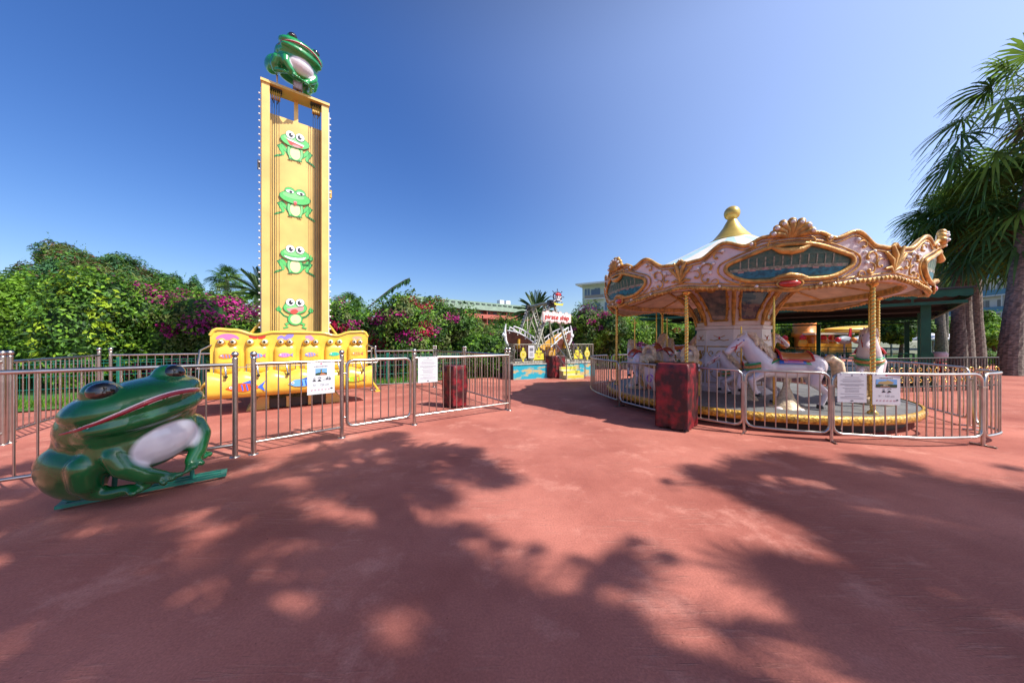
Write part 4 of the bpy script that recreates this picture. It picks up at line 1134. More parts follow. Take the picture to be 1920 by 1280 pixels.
# picture frame outline in (a,z): long oval with notches
def cart(t, k=1.0):
    x = 16.3 * k; y = 0.225 * (k if k <= 1 else 1 + (k - 1) * 2.2)
    c, s = cos(t), sin(t)
    u = x * (abs(c) ** 0.8) * (1 if c > 0 else -1); v = y * (abs(s) ** 0.85) * (1 if s > 0 else -1)
    v += 0.05 * cos(2 * t) * (-1 if s > 0 else 1) * abs(s) + 0.03 * cos(4 * t) * abs(s)
    return u, 2.74 + v
g_.tube([bp(*cart(2 * pi * i / 60, 1.0), 0.05) for i in range(60)], 0.034, GOLD, 8, closed=True)
g_.tube([bp(*cart(2 * pi * i / 60, 1.13), 0.04) for i in range(60)], 0.014, GOLD, 6, closed=True)
def scroll(cx, cz, r0, a0, a1, m=GOLD, w=0.022, sg=1):
    pts = spiral2(0, 0, r0, r0 * 0.25, a0, a1, 16)
    g_.tube([bp(cx + sg * u / 3.1 * 57.3, cz + v, 0.045) for u, v in pts], [w * (0.35 + 0.6 * i / 16) for i in range(17)], m, 6)
    u, v = pts[-1]; g_.ball(bp(cx + sg * u / 3.1 * 57.3, cz + v, 0.05), w * 1.1, m, 8, 6)
for s_ in (-1, 1):
    scroll(s_ * 21.2, 2.80, 0.15, -60, 200, sg=s_); scroll(s_ * 21.8, 2.62, 0.11, 100, -160, sg=s_)
    scroll(s_ * 25.0, 2.70, 0.10, 60, 300, w=0.02, sg=s_); scroll(s_ * 18.6, 2.98, 0.09, 160, -90, w=0.02, sg=s_)
    scroll(s_ * 19.0, 2.54, 0.08, 0, 250, w=0.018, sg=s_); scroll(s_ * 26.5, 2.86, 0.08, -100, 120, w=0.018, sg=s_)
    scroll(s_ * 9.0, 3.10, 0.07, 20, -200, w=0.018, sg=s_); scroll(s_ * 12.0, 2.47, 0.07, 200, -20, w=0.018, sg=s_)
    # leaf sheaf at the joint
    g_.tube([bp(s_ * 30, 2.62, 0.05), bp(s_ * 29.3, 2.85, 0.06), bp(s_ * 28.0, 2.99, 0.06)], [0.02, 0.045, 0.02], GOLD, 6)
    g_.tube([bp(s_ * 30, 2.62, 0.05), bp(s_ * 28.4, 2.78, 0.06), bp(s_ * 26.3, 2.88, 0.05)], [0.015, 0.035, 0.02], GOLD, 6)
    g_.tube([bp(s_ * 30, 2.60, 0.05), bp(s_ * 28.3, 2.66, 0.06), bp(s_ * 26.8, 2.64, 0.05)], [0.015, 0.03, 0.02], GOLD, 6)
    # curled frame ends by the shell
    scroll(s_ * 4.5, 3.06, 0.08, 90, -150, w=0.024, sg=s_)
# centre drop between picture and shell
g_.tube([bp(-5, 3.03, 0.05), bp(-2.5, 2.95, 0.06), bp(0, 2.93, 0.07), bp(2.5, 2.95, 0.06), bp(5, 3.03, 0.05)], [0.02, 0.05, 0.06, 0.05, 0.02], GOLD, 8)
g_.tube([bp(-5, 2.50, 0.05), bp(-2.5, 2.545, 0.06), bp(0, 2.56, 0.07), bp(2.5, 2.545, 0.06), bp(5, 2.50, 0.05)], [0.02, 0.035, 0.05, 0.035, 0.02], GOLD, 8)
sub(g_, 'gilt_trim')
# painting
p_ = MB(); rings_ = [1.0, 0.8, 0.55, 0.3, 0.0]; vs = []; n = 48
for k in rings_:
    for i in range(n):
        u, z = cart(2 * pi * i / n, 1.0); vs.append(bp(u * k, 2.74 + (z - 2.74) * k, 0.032))
p_.add(vs, [(a * n + j, a * n + (j + 1) % n, (a + 1) * n + (j + 1) % n, (a + 1) * n + j) for a in range(len(rings_) - 1) for j in range(n)], DTEAL, True)
def prect(a0, z0, a1, z1, m, h=0.036):
    K = max(1, int(abs(a1 - a0) / 2)); 
    vs = []
    for i in range(K + 1): a = a0 + (a1 - a0) * i / K; vs += [bp(a, z0, h), bp(a, z1, h)]
    p_.add(vs, [(2 * i, 2 * i + 2, 2 * i + 3, 2 * i + 1) for i in range(K)], m, False)
prect(-14.5, 2.555, 14.5, 2.68, TEAL, 0.035)
prect(-15, 2.675, 15, 2.725, PCOL, 0.037)
for i in range(12):
    a = -12.5 + i * 2.1; prect(a, 2.72, a + 0.35, 2.88, PCOL, 0.038)
prect(-13, 2.87, 12, 2.905, mat('picture shade green', (0.05, 0.12, 0.09), 0.3, coat=0.5), 0.0385)
for i in range(9): prect(-13 + i * 3.1, 2.655 + 0.012 * (i % 3), -11.4 + i * 3.1, 2.685 + 0.012 * (i % 3), mat('picture pink', (0.4, 0.25, 0.22), 0.3, var=0.4, vscale=30, coat=0.5), 0.039)
sub(p_, 'painting')
# shell crest
h_ = MB()
base = bp(0, 3.16, 0.02)
for i in range(7):
    t_ = rad(-78 + i * 26); L = 0.255 if i in (2, 3, 4) else 0.235
    tip = base + Vector((L * 1.05 * sin(t_), -0.03, 0.02 + L * 0.86 * cos(t_)))
    h_.tube([base + Vector((0.05 * sin(t_), 0, 0)), (base + tip) / 2 + Vector((0, -0.03, 0)), tip], [0.02, 0.045, 0.058], GOLD, 8)
    h_.ball(tip, (0.06, 0.055, 0.06), GOLD, 10, 8)
h_.prism([(0.24 * sin(rad(t_)), 0.21 * cos(rad(t_))) for t_ in range(-85, 86, 10)], base + Vector((0, 0.03, 0)), (1, 0, 0), (0, 0, 1), (0, -1, 0), 0.04, GOLD)
sub(h_, 'shell_crest')
r_ = MB(); r_.ball(bp(0, 2.43, 0.07), (0.15, 0.05, 0.06), REDJ, 18, 10); r_.tube([bp(0, 2.43, 0.07) + Vector((0.17 * cos(rad(t_)), 0, 0.078 * sin(rad(t_)))) for t_ in range(0, 360, 20)], 0.016, GOLD, 6, closed=True); sub(r_, 'red_jewel')
bulb0 = None
spots = [(base.x + 0.255 * 1.0 * sin(rad(-78 + i * 26)), base.y - 0.085, base.z + 0.01 + 0.21 * cos(rad(-78 + i * 26))) for i in range(7)]
spots += [tuple(bp(s_ * a, z, 0.04)) for s_ in (-1, 1) for a, z in ((9.5, 3.11), (17.0, 3.07), (19.6, 2.88), (22.4, 2.90), (20.6, 2.72), (24.2, 2.83), (18.0, 2.47), (8.0, 2.42))]
for s_ in spots:
    if bulb0 is None:
        k = MB(); k.ball((0, 0, 0), 0.027, BULB, 10, 7); k.lathe([(0.036, 0.0), (0.03, 0.018)], WHS, 10, (0, 0.016, 0), axis=Matrix.Rotation(rad(90), 3, 'X')); bulb0 = sub(k, 'bulb'); bulb0.location = s_
    else:
        c = link_copy(bulb0, board); c.location = s_; board_children.append(c)
board.rotation_euler = (0, 0, rad(90 - 110))
for k in range(1, 6):
    b2 = link_copy(board, CAR); b2.rotation_euler = (0, 0, rad(90 - 110 + 60 * k))
    for ch in board_children:
        if not (k in (2, 3) and ch.name.startswith("bulb")): link_copy(ch, b2)

# centre column
q = MB(); A0 = rad(22.5 - 100 + 90)
ra = [(0.86, 0.30), (0.86, 0.42), (0.82, 0.44), (0.79, 1.0), (0.76, 1.78), (0.80, 1.80), (0.80, 1.86), (0.76, 1.88)]
q.lathe(ra, PINKW, 8, smooth=False, a0=A0); q.build('column_drum', CAR)
ra2 = [(0.76, 1.88), (0.80, 2.1), (0.92, 2.35), (1.12, 2.6), (1.42, 2.84)]
q = MB(); q.lathe(ra2, PINKW, 8, smooth=False, a0=A0); q.build('column_bell', CAR)
cosA = cos(rad(22.5))
for k in range(8):
    ang = A0 + rad(22.5 + 45 * k)
    Nn = Vector((cos(ang), sin(ang), 0)); T = Vector((-sin(ang), cos(ang), 0))
    def fc(u, z, h, prof=ra, Nn=Nn, T=T):
        for (r0, z0), (r1, z1) in zip(prof[:-1], prof[1:]):
            if z <= z1 and z1 > z0: r = r0 + (r1 - r0) * (z - z0) / (z1 - z0); break
        else: r = prof[-1][0]
        return Nn * (r * cosA + h) + T * u + Vector((0, 0, z))
    # gilt scrollwork on the drum
    o = MB()
    def L_(pts, w): o.tube([fc(u, z, 0.006) for u, z in pts], w, GOLD, 5)
    for s_ in (-1, 1):
        L_([(s_ * 0.04, 0.62), (s_ * 0.14, 0.68), (s_ * 0.2, 0.8), (s_ * 0.26, 0.95)], 0.007); L_([(s_ * 0.26, 0.5), (s_ * 0.27, 0.9)], 0.007)
        L_([(s_ * u, z) for u, z in spiral2(0.17, 1.22, 0.07, 0.02, -90, 250, 12)], 0.012); L_([(s_ * u, z) for u, z in spiral2(0.16, 0.80, 0.06, 0.02, 90, -200, 10)], 0.011)
        L_([(0, 1.55), (s_ * 0.1, 1.52), (s_ * 0.2, 1.54)], 0.010); L_([(s_ * 0.03, 1.60), (s_ * 0.12, 1.64)], 0.008)
        L_([(s_ * 0.26, 1.38), (s_ * 0.26, 1.24)], 0.012)
    L_([(-0.27, 1.38), (0.27, 1.38)], 0.014); L_([(-0.03, 1.0), (-0.03, 0.6)], 0.006); L_([(0.03, 1.0), (0.03, 0.6)], 0.006)
    L_([(-0.27, 0.52), (0.27, 0.52)], 0.008)
    o.ball(fc(0, 1.14, 0.0), (0.11, 0.11, 0.085), GOLD, 12, 8); o.ball(fc(0, 1.24, 0.0), (0.05, 0.05, 0.04), GOLD, 10, 6); o.ball(fc(0, 0.72, 0.0), (0.04, 0.04, 0.05), GOLD, 8, 6)
    o.ball(fc(0, 1.58, 0.0), (0.025, 0.025, 0.035), REDJ, 8, 6); o.build('gilt_scrollwork', CAR)
    # framed picture on the bell
    o = MB(); pm = MIRB if k % 2 else MIRG
    wz = lambda z: 0.15 + 0.16 * (z - 1.98) / 0.72
    zs = [1.99 + 0.69 * i / 6 for i in range(7)]
    vs = [];
    for z in zs: w = wz(z); vs += [fc(-w, z, 0.012, ra2), fc(w, z, 0.012, ra2)]
    o.add(vs, [(2 * i, 2 * i + 1, 2 * i + 3, 2 * i + 2) for i in range(6)], pm, False)
    pts = [fc(-wz(z), z, 0.02, ra2) for z in zs] + [fc(wz(z), z, 0.02, ra2) for z in reversed(zs)]
    o.tube(pts, 0.026, GOLD, 6, closed=True)
    for s_ in (-1, 1):
        for z in (2.0, 2.25, 2.5, 2.68): o.ball(fc(s_ * (wz(z) + 0.01), z, 0.02, ra2), 0.04, GOLD, 8, 6)
    o.ball(fc(0, 2.66, 0.03, ra2), (0.09, 0.09, 0.05), GOLD, 10, 6); o.build('framed_picture', CAR)
    o = MB(); w_ = lambda z, r: r * sin(rad(22.5))
    o.tube([Vector((r * cos(A0 + rad(45 * k)), r * sin(A0 + rad(45 * k)), z)) for r, z in [(a_ + 0.012, b_) for a_, b_ in ra2]], [0.03, 0.04, 0.045, 0.045, 0.04], GOLD, 6); o.build('gilt_rib', CAR)

# twisted brass poles at the joints
def twisted(r, z0, z1, turns=34):
    n = 200; q = MB(); vs = []; m = 10
    for i in range(n + 1):
        z = z0 + (z1 - z0) * i / n
        for j in range(m):
            th = 2 * pi * j / m; rr = r * (1 + 0.11 * cos(2 * (th) - 2 * pi * turns * i / n)); vs.append((rr * cos(th), rr * sin(th), z))
    q.add(vs, [(i * m + j, i * m + (j + 1) % m, (i + 1) * m + (j + 1) % m, (i + 1) * m + j) for i in range(n) for j in range(m)], GOLD2, True)
    q.lathe([(0.07, z0), (0.07, z0 + 0.03), (0.04, z0 + 0.06)], GOLD2, 16); q.lathe([(0.04, z1 - 0.06), (0.075, z1 - 0.02), (0.075, z1)], GOLD2, 16)
    return q
pole0 = None
for k in range(6):
    p = pol(2.74, -80 + 60 * k, 0)
    if pole0 is None: pole0 = twisted(0.034, 0.30, 2.46).build('brass_pole', CAR, p)
    else: c = link_copy(pole0, CAR); c.location = p

# horses
HWH = mat('horse white paint', (0.70, 0.62, 0.65), 0.3, coat=0.6, var=0.08)
MANE = mat('mane cream gold', (0.74, 0.56, 0.36), 0.4, var=0.3, vscale=18, bump=0.5, bscale=22)
HPK = mat('horse pink', (0.62, 0.24, 0.36), 0.35, coat=0.4); HRD = mat('saddle red', (0.50, 0.02, 0.015), 0.3, coat=0.5)
HOR = mat('strap orange', (0.62, 0.25, 0.07), 0.35, var=0.3, vscale=30, coat=0.4); HGR = mat('strap green', (0.01, 0.32, 0.09), 0.3, coat=0.5)
HBL = mat('blanket blue', (0.03, 0.12, 0.48), 0.3, coat=0.4); HVI = mat('blanket violet', (0.46, 0.16, 0.58), 0.35, coat=0.4); SADB = mat('saddle brown', (0.40, 0.13, 0.03), 0.35, coat=0.4)
BOD = (Vector((0, 0, 0.86)), Vector((0.56, 0.20, 0.225)))
def on_body(x, th, h):     # th from top, radians, towards +y side
    u = x / BOD[1].x; k = sqrt(max(0.05, 1 - abs(u) ** 2.4))
    return Vector((x, (BOD[1].y * k + h) * sin(th), BOD[0].z + (BOD[1].z * k + h) * cos(th)))
def shell(q, x0, x1, t0, t1, h, m, skew=0.0, n=8):
    vs = []
    for i in range(n + 1):
        for j in range(n + 1):
            th = t0 + (t1 - t0) * j / n; x = x0 + (x1 - x0) * i / n + skew * (abs(th) - min(abs(t0), abs(t1)))
            vs.append(on_body(x, th, h))
    q.add(vs, [(i * (n + 1) + j, i * (n + 1) + j + 1, (i + 1) * (n + 1) + j + 1, (i + 1) * (n + 1) + j) for i in range(n) for j in range(n)], m, True)
def make_horse():
    h = bpy.data.objects.new('horse', None)
    B = [('e', (0.0, 0, 0.86), (0.50, 0.185, 0.21)), ('e', (0.36, 0, 0.88), (0.24, 0.185, 0.23)), ('e', (-0.38, 0, 0.89), (0.26, 0.195, 0.225)),
         ('l', [((0.40, 0, 0.92), 0.19), ((0.54, 0, 1.12), 0.155), ((0.63, 0, 1.29), 0.12), ((0.69, 0, 1.38), 0.10)]),
         ('l', [((0.70, 0, 1.38), 0.105), ((0.83, 0, 1.29), 0.085), ((0.94, 0, 1.18), 0.062), ((0.975, 0, 1.145), 0.058)]),
         ('e', (0.75, 0.0, 1.345), (0.09, 0.075, 0.10))]
    for s_ in (-1, 1):
        B.append(('l', [((0.68, s_ * 0.045, 1.45), 0.028), ((0.675, s_ * 0.055, 1.53), 0.014)]))
    legs = [[((0.42, 0.11, 0.78), 0.09), ((0.62, 0.11, 0.62), 0.06), ((0.56, 0.11, 0.42), 0.042), ((0.50, 0.11, 0.36), 0.045)],
            [((0.42, -0.11, 0.78), 0.09), ((0.68, -0.11, 0.70), 0.058), ((0.74, -0.11, 0.50), 0.042), ((0.70, -0.11, 0.42), 0.045)],
            [((-0.42, 0.11, 0.82), 0.12), ((-0.38, 0.12, 0.58), 0.075), ((-0.56, 0.12, 0.42), 0.048), ((-0.50, 0.12, 0.24), 0.04), ((-0.46, 0.12, 0.18), 0.045)],
            [((-0.42, -0.11, 0.82), 0.12), ((-0.46, -0.12, 0.58), 0.075), ((-0.68, -0.12, 0.46), 0.048), ((-0.72, -0.12, 0.28), 0.04), ((-0.70, -0.12, 0.22), 0.045)]]
    for l in legs: B.append(('l', l))
    body = sculpt('body', B, [HWH], 0.016, 5); parts = [body]
    def add(q, n): o = q.build(n); parts.append(o)
    for l in legs:
        q = MB(); p, r = Vector(l[-1][0]), l[-1][1]; q.lathe([(0.0, 0.03), (0.044, 0.02), (0.055, -0.05), (0.0, -0.055)], CK, 12, p); add(q, 'hoof')
    rnd = random.Random(5)
    q = MB()
    for i in range(26):
        t_ = i / 25; base = Vector((0.64, 0, 1.50)).lerp(Vector((0.30, 0, 1.12)), t_)
        for s_ in (-1, 1):
            d = Vector((-0.07 - 0.05 * rnd.random(), s_ * (0.10 + 0.03 * rnd.random()), -0.09 - 0.06 * rnd.random()))
            q.tube([base, base + d * 0.55 + Vector((-0.02, s_ * 0.01, 0.03)), base + d + Vector((0.03 * rnd.uniform(-1, 1), 0, -0.05))], [0.035, 0.045, 0.012], MANE, 6)
    for s_ in (-1, 1): q.tube([(0.70, s_ * 0.02, 1.49), (0.78, s_ * 0.03, 1.45), (0.82, s_ * 0.02, 1.38)], [0.02, 0.025, 0.008], MANE, 6)
    add(q, 'mane')
    q = MB()
    for i in range(14):
        a = rnd.uniform(-1, 1); b = rnd.uniform(-1, 1)
        q.tube([(-0.58, a * 0.02, 0.98), (-0.70, a * 0.05, 1.04 + b * 0.02), (-0.80, a * 0.08, 0.94 + b * 0.03), (-0.84, a * 0.10, 0.72), (-0.80 + 0.06 * b, a * 0.10, 0.52 + 0.1 * b)], [0.04, 0.06, 0.065, 0.055, 0.012], MANE, 6)
    add(q, 'tail')
    q = MB()
    shell(q, -0.24, 0.20, -1.25, 1.25, 0.014, HBL, 0.0, 12); shell(q, -0.17, 0.13, -1.17, 1.17, 0.018, HPK, 0.0, 12); shell(q, -0.11, 0.07, -1.08, 1.08, 0.022, HVI, 0.0, 12)
    add(q, 'blanket')
    q = MB(); 
    prof = [(-0.34, 0.10), (-0.26, 0.055), (-0.12, 0.03), (0.02, 0.035), (0.14, 0.07), (0.18, 0.12)]
    vs = []
    for (x, h_) in prof:
        for j in range(9):
            th = -0.95 + 1.9 * j / 8; vs.append(on_body(x, th, 0.026 + h_ * (1 - abs(th) * 0.7) * 0.9))
    q.add(vs, [(i * 9 + j, i * 9 + j + 1, (i + 1) * 9 + j + 1, (i + 1) * 9 + j) for i in range(5) for j in range(8)], SADB, True)
    for e in (0, 8): q.tube([Vector(vs[i * 9 + e]) for i in range(6)], 0.016, HRD, 6)
    q.tube([Vector(vs[j]) for j in range(9)], 0.02, HRD, 6); q.tube([Vector(vs[45 + j]) for j in range(9)], 0.02, HRD, 6); add(q, 'saddle')
    for s_, (xa, ta, xb, tb) in [(a_, b_) for a_ in (-1, 1) for b_ in ((0.16, 0.5, 0.54, 1.45), (-0.22, 0.9, -0.52, 1.05))]:
        q = MB()
        for k, m in ((0, HGR), (1, HOR), (2, HGR)):
            w = (0.03, 0.075, 0.03)[k]; o_ = (-0.052, 0.0, 0.052)[k]
            if True:
                vs = []
                for i in range(9):
                    t_ = i / 8; x = xa + (xb - xa) * t_; th = ta + (tb - ta) * t_
                    for d in (-1, 1): vs.append(on_body(x, s_ * (th + (o_ + d * w / 2) / 0.2), 0.016))
                q.add(vs, [(2 * i, 2 * i + 2, 2 * i + 3, 2 * i + 1) for i in range(8)], m, True)
        add(q, 'harness_strap')
    q = MB()
    for k, (m, dz) in enumerate(((HGR, 0.045), (HOR, 0.0), (HGR, -0.045))):
        q.tube([(0.50 + 0.155 * cos(rad(a)), 0.185 * sin(rad(a)), 0.90 + dz - 0.05 * cos(rad(a))) for a in range(-90, 91, 15)], 0.022 if k != 1 else 0.036, m, 6)
    add(q, 'chest_strap')
    q = MB()
    for s_ in (-1, 1):
        q.tube([(0.94, s_ * 0.06, 1.22), (0.85, s_ * 0.078, 1.255), (0.74, s_ * 0.088, 1.36)], 0.009, HRD, 6); q.tube([(0.85, s_ * 0.078, 1.255), (0.90, s_ * 0.065, 1.15)], 0.008, HRD, 6)
        q.ball((0.74, s_ * 0.088, 1.365), 0.018, HBL, 8, 6); q.ball((0.815, s_ * 0.064, 1.372), (0.022, 0.012, 0.014), CK, 8, 6)
    q.tube([(0.85 + 0.0, 0.082 * sin(rad(a)), 1.255 + 0.082 * cos(rad(a))) for a in range(0, 360, 20)], 0.008, HRD, 6, closed=True); q.ball((0.985, 0, 1.14), (0.02, 0.03, 0.012), HPK, 8, 6); add(q, 'bridle')
    q = MB(); q.lathe([(0.0, 0.0), (0.34, 0.0), (0.30, 0.06), (0.2, 0.16), (0.12, 0.3), (0.05, 0.5), (0.04, 0.66)], MANE, 14, (0, 0, 0.0))
    for k in range(9):
        a = k * 40; q.ball((0.24 * cos(rad(a)), 0.2 * sin(rad(a)), 0.07), (0.1, 0.09, 0.07), HWH if k % 2 else MANE, 10, 6)
    add(q, 'pedestal')
    q = MB(); q.tube([(0.20, 0, 0), (0.20, 0, 2.2)], 0.019, GOLD2, 10); add(q, 'pole')
    return h, parts
_, hp = make_horse()
hroot = hp[0]      # the body mesh is the part, the rest are its sub-parts
hroot.name = 'horse'
for o in hp[1:]: o.parent = hroot
def place_horse(R, a, s=1.0, dz=0.0, first=[True], label=None):
    if first[0]: h = hroot; first[0] = False
    else:
        h = hroot.copy(); COL.objects.link(h)
        for o in hp[1:]: link_copy(o, h)
    h.parent = CAR; h.location = pol(R, a, 0.305 + dz)
    d = (sin(rad(a)), -cos(rad(a))); h.rotation_euler = (0, 0, atan2(d[1], d[0])); h.scale = (s, s, s)
    if label: h['label'] = label
place_horse(2.22, -103, 0.97, -0.11); place_horse(1.52, -113, 0.74, -0.12); place_horse(2.3, -50, 0.95)
place_horse(2.2, 46, 0.95); place_horse(2.2, 122, 0.95); place_horse(2.3, 173, 0.82); place_horse(1.55, 140, 0.85); place_horse(2.2, 92, 0.95)
# gilt chariot boat
CH = MB(); BL = 0.72
def bo(u, z): return 0.5
vs = []; prof = [(-0.34, 0.62), (-0.33, 0.3), (-0.22, 0.08), (0.22, 0.08), (0.33, 0.3), (0.34, 0.62)]; n = len(prof)
for i in range(13):
    u = -1 + i / 6; k = max(0.25, (1 - abs(u) ** 3)); lift = 0.12 * abs(u) ** 2
    for (y, z) in prof: vs.append((u * BL, y * k, z + lift if z > 0.5 else z + (0.5 * abs(u) ** 4) * (z > 0) * 0.4))
CH.add(vs, [(i * n + j, i * n + j + 1, (i + 1) * n + j + 1, (i + 1) * n + j) for i in range(12) for j in range(n - 1)], PINKW, True)
CH.add(vs, [tuple(range(0, 6)), tuple(range(72, 78))[::-1]], PINKW, False)
ch = CH.build('chariot', CAR, pol(2.15, -158, 0.30)); ch.rotation_euler = (0, 0, rad(-158 - 90))
k_ = MB()
for e in (0, 5): k_.tube([Vector(vs[i * 6 + e]) + Vector((0, 0, 0.02)) for i in range(13)], 0.045, GOLD, 8)
for a in (-1, 1):
    k_.tube([Vector((a * BL, 0, 0.6 - 0.5 * t_)) + Vector((a * 0.03, 0, 0)) for t_ in (0, 0.5, 1)], 0.04, GOLD, 8)
    k_.tube([(a * (0.55 + 0.16 * cos(rad(t_))), 0.0, 0.92 + 0.16 * sin(rad(t_))) for t_ in range(-90, 200, 24)], 0.05, MANE, 8)
    k_.ball((a * 0.55, 0, 0.80), (0.18, 0.16, 0.12), MANE, 12, 8)
for s_ in (-1, 1):
    k_.tube([(u - 0.2, s_ * 0.335, 0.35 + v) for u, v in spiral2(0, 0, 0.12, 0.03, 0, 400, 16)], 0.014, HVI, 6); k_.tube([(u + 0.2, s_ * 0.335, 0.35 + v) for u, v in spiral2(0, 0, 0.12, 0.03, 180, -220, 16)], 0.014, HVI, 6)
k_.build('gilt_edge', ch)
k_ = MB(); k_.box((0.3, 0, 0.36), (0.1, 0.5, 0.5), HRD); k_.box((0.1, 0, 0.3), (0.4, 0.5, 0.08), HRD); k_.build('seat', ch)
# ------------------------------------------------------------ dodgem pavilion behind the carousel
PV = thing('pavilion', 'large dark green open pavilion behind the carousel', 'pavilion', (13.8, 9.7, 0), atan2(0.76, -0.65))
ROOFD = mat('roof dark sheet', (0.03, 0.035, 0.04), 0.6, var=0.3); CEIL = mat('dark ceiling boards', (0.012, 0.010, 0.009), 0.8)
LX, LY = 10.4, 16.0
q = MB(); zt = 3.16
q.add([(-0.15, 0.15, zt), (LX + 0.15, 0.15, zt), (LX + 0.15, -LY, zt), (-0.15, -LY, zt), (LX * 0.35, -LY * 0.5, 4.0), (LX * 0.65, -LY * 0.5, 4.0)],
      [(0, 1, 5, 4), (1, 2, 5), (2, 3, 4, 5), (3, 0, 4)], ROOFD)
q.add([(-0.15, 0.15, zt - 0.05), (LX + 0.15, 0.15, zt - 0.05), (LX + 0.15, -LY, zt - 0.05), (-0.15, -LY, zt - 0.05)], [(0, 3, 2, 1)], CEIL)
for (x0, y0, x1, y1) in ((-0.15, 0.15, LX + 0.15, 0.15), (LX + 0.15, 0.15, LX + 0.15, -LY), (LX + 0.15, -LY, -0.15, -LY), (-0.15, -LY, -0.15, 0.15)):
    q.add([(x0, y0, zt - 0.05), (x1, y1, zt - 0.05), (x1, y1, zt), (x0, y0, zt)], [(0, 1, 2, 3)], ROOFD)
q.build('roof', PV)
def valance(x0, y0, x1, y1):
    q = MB(); n = int(sqrt((x1 - x0) ** 2 + (y1 - y0) ** 2) / 0.05); vs = []
    for i in range(n + 1):
        t_ = i / n; x, y = x0 + (x1 - x0) * t_, y0 + (y1 - y0) * t_
        vs += [(x, y, zt - 0.05), (x, y, zt - 0.25 - 0.04 * abs(sin(i * pi / 5)))]
    q.add(vs, [(2 * i, 2 * i + 1, 2 * i + 3, 2 * i + 2) for i in range(n)], GREENP); q.build('scalloped_valance', PV)
valance(-0.10, 0.10, LX + 0.1, 0.10); valance(-0.10, 0.10, -0.10, -LY); valance(LX + 0.1, 0.1, LX + 0.1, -LY); valance(LX + 0.1, -LY + 0.1, -0.1, -LY + 0.1)
q = MB()
for (c, d) in (((LX / 2, 0.02, 2.72), (LX, 0.08, 0.10)), ((LX / 2, -LY + 0.1, 2.72), (LX, 0.08, 0.10)), ((0.02, -LY / 2, 2.72), (0.08, LY, 0.10)), ((LX - 0.02, -LY / 2, 2.72), (0.08, LY, 0.10))): q.box(c, d, GREENP)
for x in range(1, 10): q.box((x * LX / 10, 0.02, 2.86), (0.05, 0.06, 0.18), GREENP)
q.box((LX / 2, -LY * 0.5, 2.78), (LX, 0.1, 0.16), CEIL); q.box((LX / 2, -LY * 0.25, 2.78), (LX, 0.1, 0.16), CEIL)
q.build('eave_beam', PV)
for (x, y) in ((0.75, -0.45), (4.8, -0.45), (9.6, -0.45), (0.6, -5.9), (9.6, -5.9), (0.75, -LY + 0.7), (4.8, -LY + 0.7), (9.6, -LY + 0.7)):
    q = MB(); q.box((x, y, 1.37), (0.21, 0.21, 2.74), GREENP); q.box((x, y, 0.12), (0.32, 0.32, 0.24), GREENP); q.build('post', PV)
for (x0, y0, x1, y1) in ((1.0, -0.45, 4.6, -0.45), (5.0, -0.45, 9.4, -0.45), (0.6, -0.7, 0.6, -5.7), (0.7, -LY + 0.7, 9.5, -LY + 0.7), (9.6, -0.7, 9.6, -5.7)):
    q = MB(); L = sqrt((x1 - x0) ** 2 + (y1 - y0) ** 2)
    for z in (0.35, 0.6, 0.85, 1.08): q.tube([(x0, y0, z), (x1, y1, z)], 0.028, GREENP, 6)
    for i in range(int(L / 0.9) + 1): x = x0 + (x1 - x0) * i * 0.9 / L; y = y0 + (y1 - y0) * i * 0.9 / L; q.box((x, y, 0.55), (0.05, 0.05, 1.1), GREENP)
    q.build('railing', PV)
q = MB(); q.box((LX / 2, -LY / 2, 0.06), (LX - 1.0, LY - 1.0, 0.12), mat('dark rink floor', (0.05, 0.05, 0.055), 0.35, var=0.3)); q.build('rink_floor', PV)
# gilt ornamented black railing beside it
GR_ = thing('ornamental_railing', 'black railing with gold ornaments beside the green pavilion post', 'railing', (0, 0, 0))
q = MB(); p0 = Vector((10.6, 9.3, 0)); p1 = Vector((15.2, 10.0, 0))
for z in (0.15, 1.0): q.tube([p0 + Vector((0, 0, z)), p1 + Vector((0, 0, z))], 0.025, BLACK, 6)
for i in range(40): p = p0.lerp(p1, i / 39); q.tube([p, p + Vector((0, 0, 1.0))], 0.012, BLACK, 5, cap=False)
q.build('bars', GR_)
for i in range(7):
    q = MB(); p = p0.lerp(p1, (i + 0.5) / 7)
    for s_ in (-1, 1): q.tube([p + Vector((s_ * u, -0.04, 0.55 + v)) for u, v in spiral2(0.12, 0.1, 0.11, 0.02, -90, 270, 12)], 0.016, GOLD2, 5); q.tube([p + Vector((s_ * u, -0.04, 0.45 - v)) for u, v in spiral2(0.12, 0.1, 0.10, 0.02, -90, 270, 12)], 0.016, GOLD2, 5)
    q.build('gold_ornament', GR_)

# ------------------------------------------------------------ far children's rides seen under the pavilion
ORG = mat('ride orange', (0.75, 0.24, 0.03), 0.4, var=0.2); RYL = mat('ride yellow', (0.80, 0.42, 0.03), 0.4, var=0.15); RBL = mat('ride blue', (0.05, 0.25, 0.65), 0.4); RRD = mat('ride red', (0.55, 0.02, 0.03), 0.4); RGY = mat('ride grey', (0.2, 0.22, 0.25), 0.5)
t = thing('boat_canopy', 'long yellow boat shaped canopy on posts seen under the pavilion roof', 'canopy', (gx(1612, 31), 31, 0), rad(-12))
t.scale = (1.25,) * 3
q = MB(); vs = []; 
for i in range(25):
    u = -1 + i / 12; r = sqrt(max(0.0, 1 - abs(u) ** 2.6))
    for j in range(9): th = pi * j / 8; vs.append((u * 2.9, 0.75 * r * cos(th), 2.0 + 0.42 * r * sin(th) - 0.0 + 0.1 * u))
q.add(vs, [(i * 9 + j, i * 9 + j + 1, (i + 1) * 9 + j + 1, (i + 1) * 9 + j) for i in range(24) for j in range(8)], RYL, True)
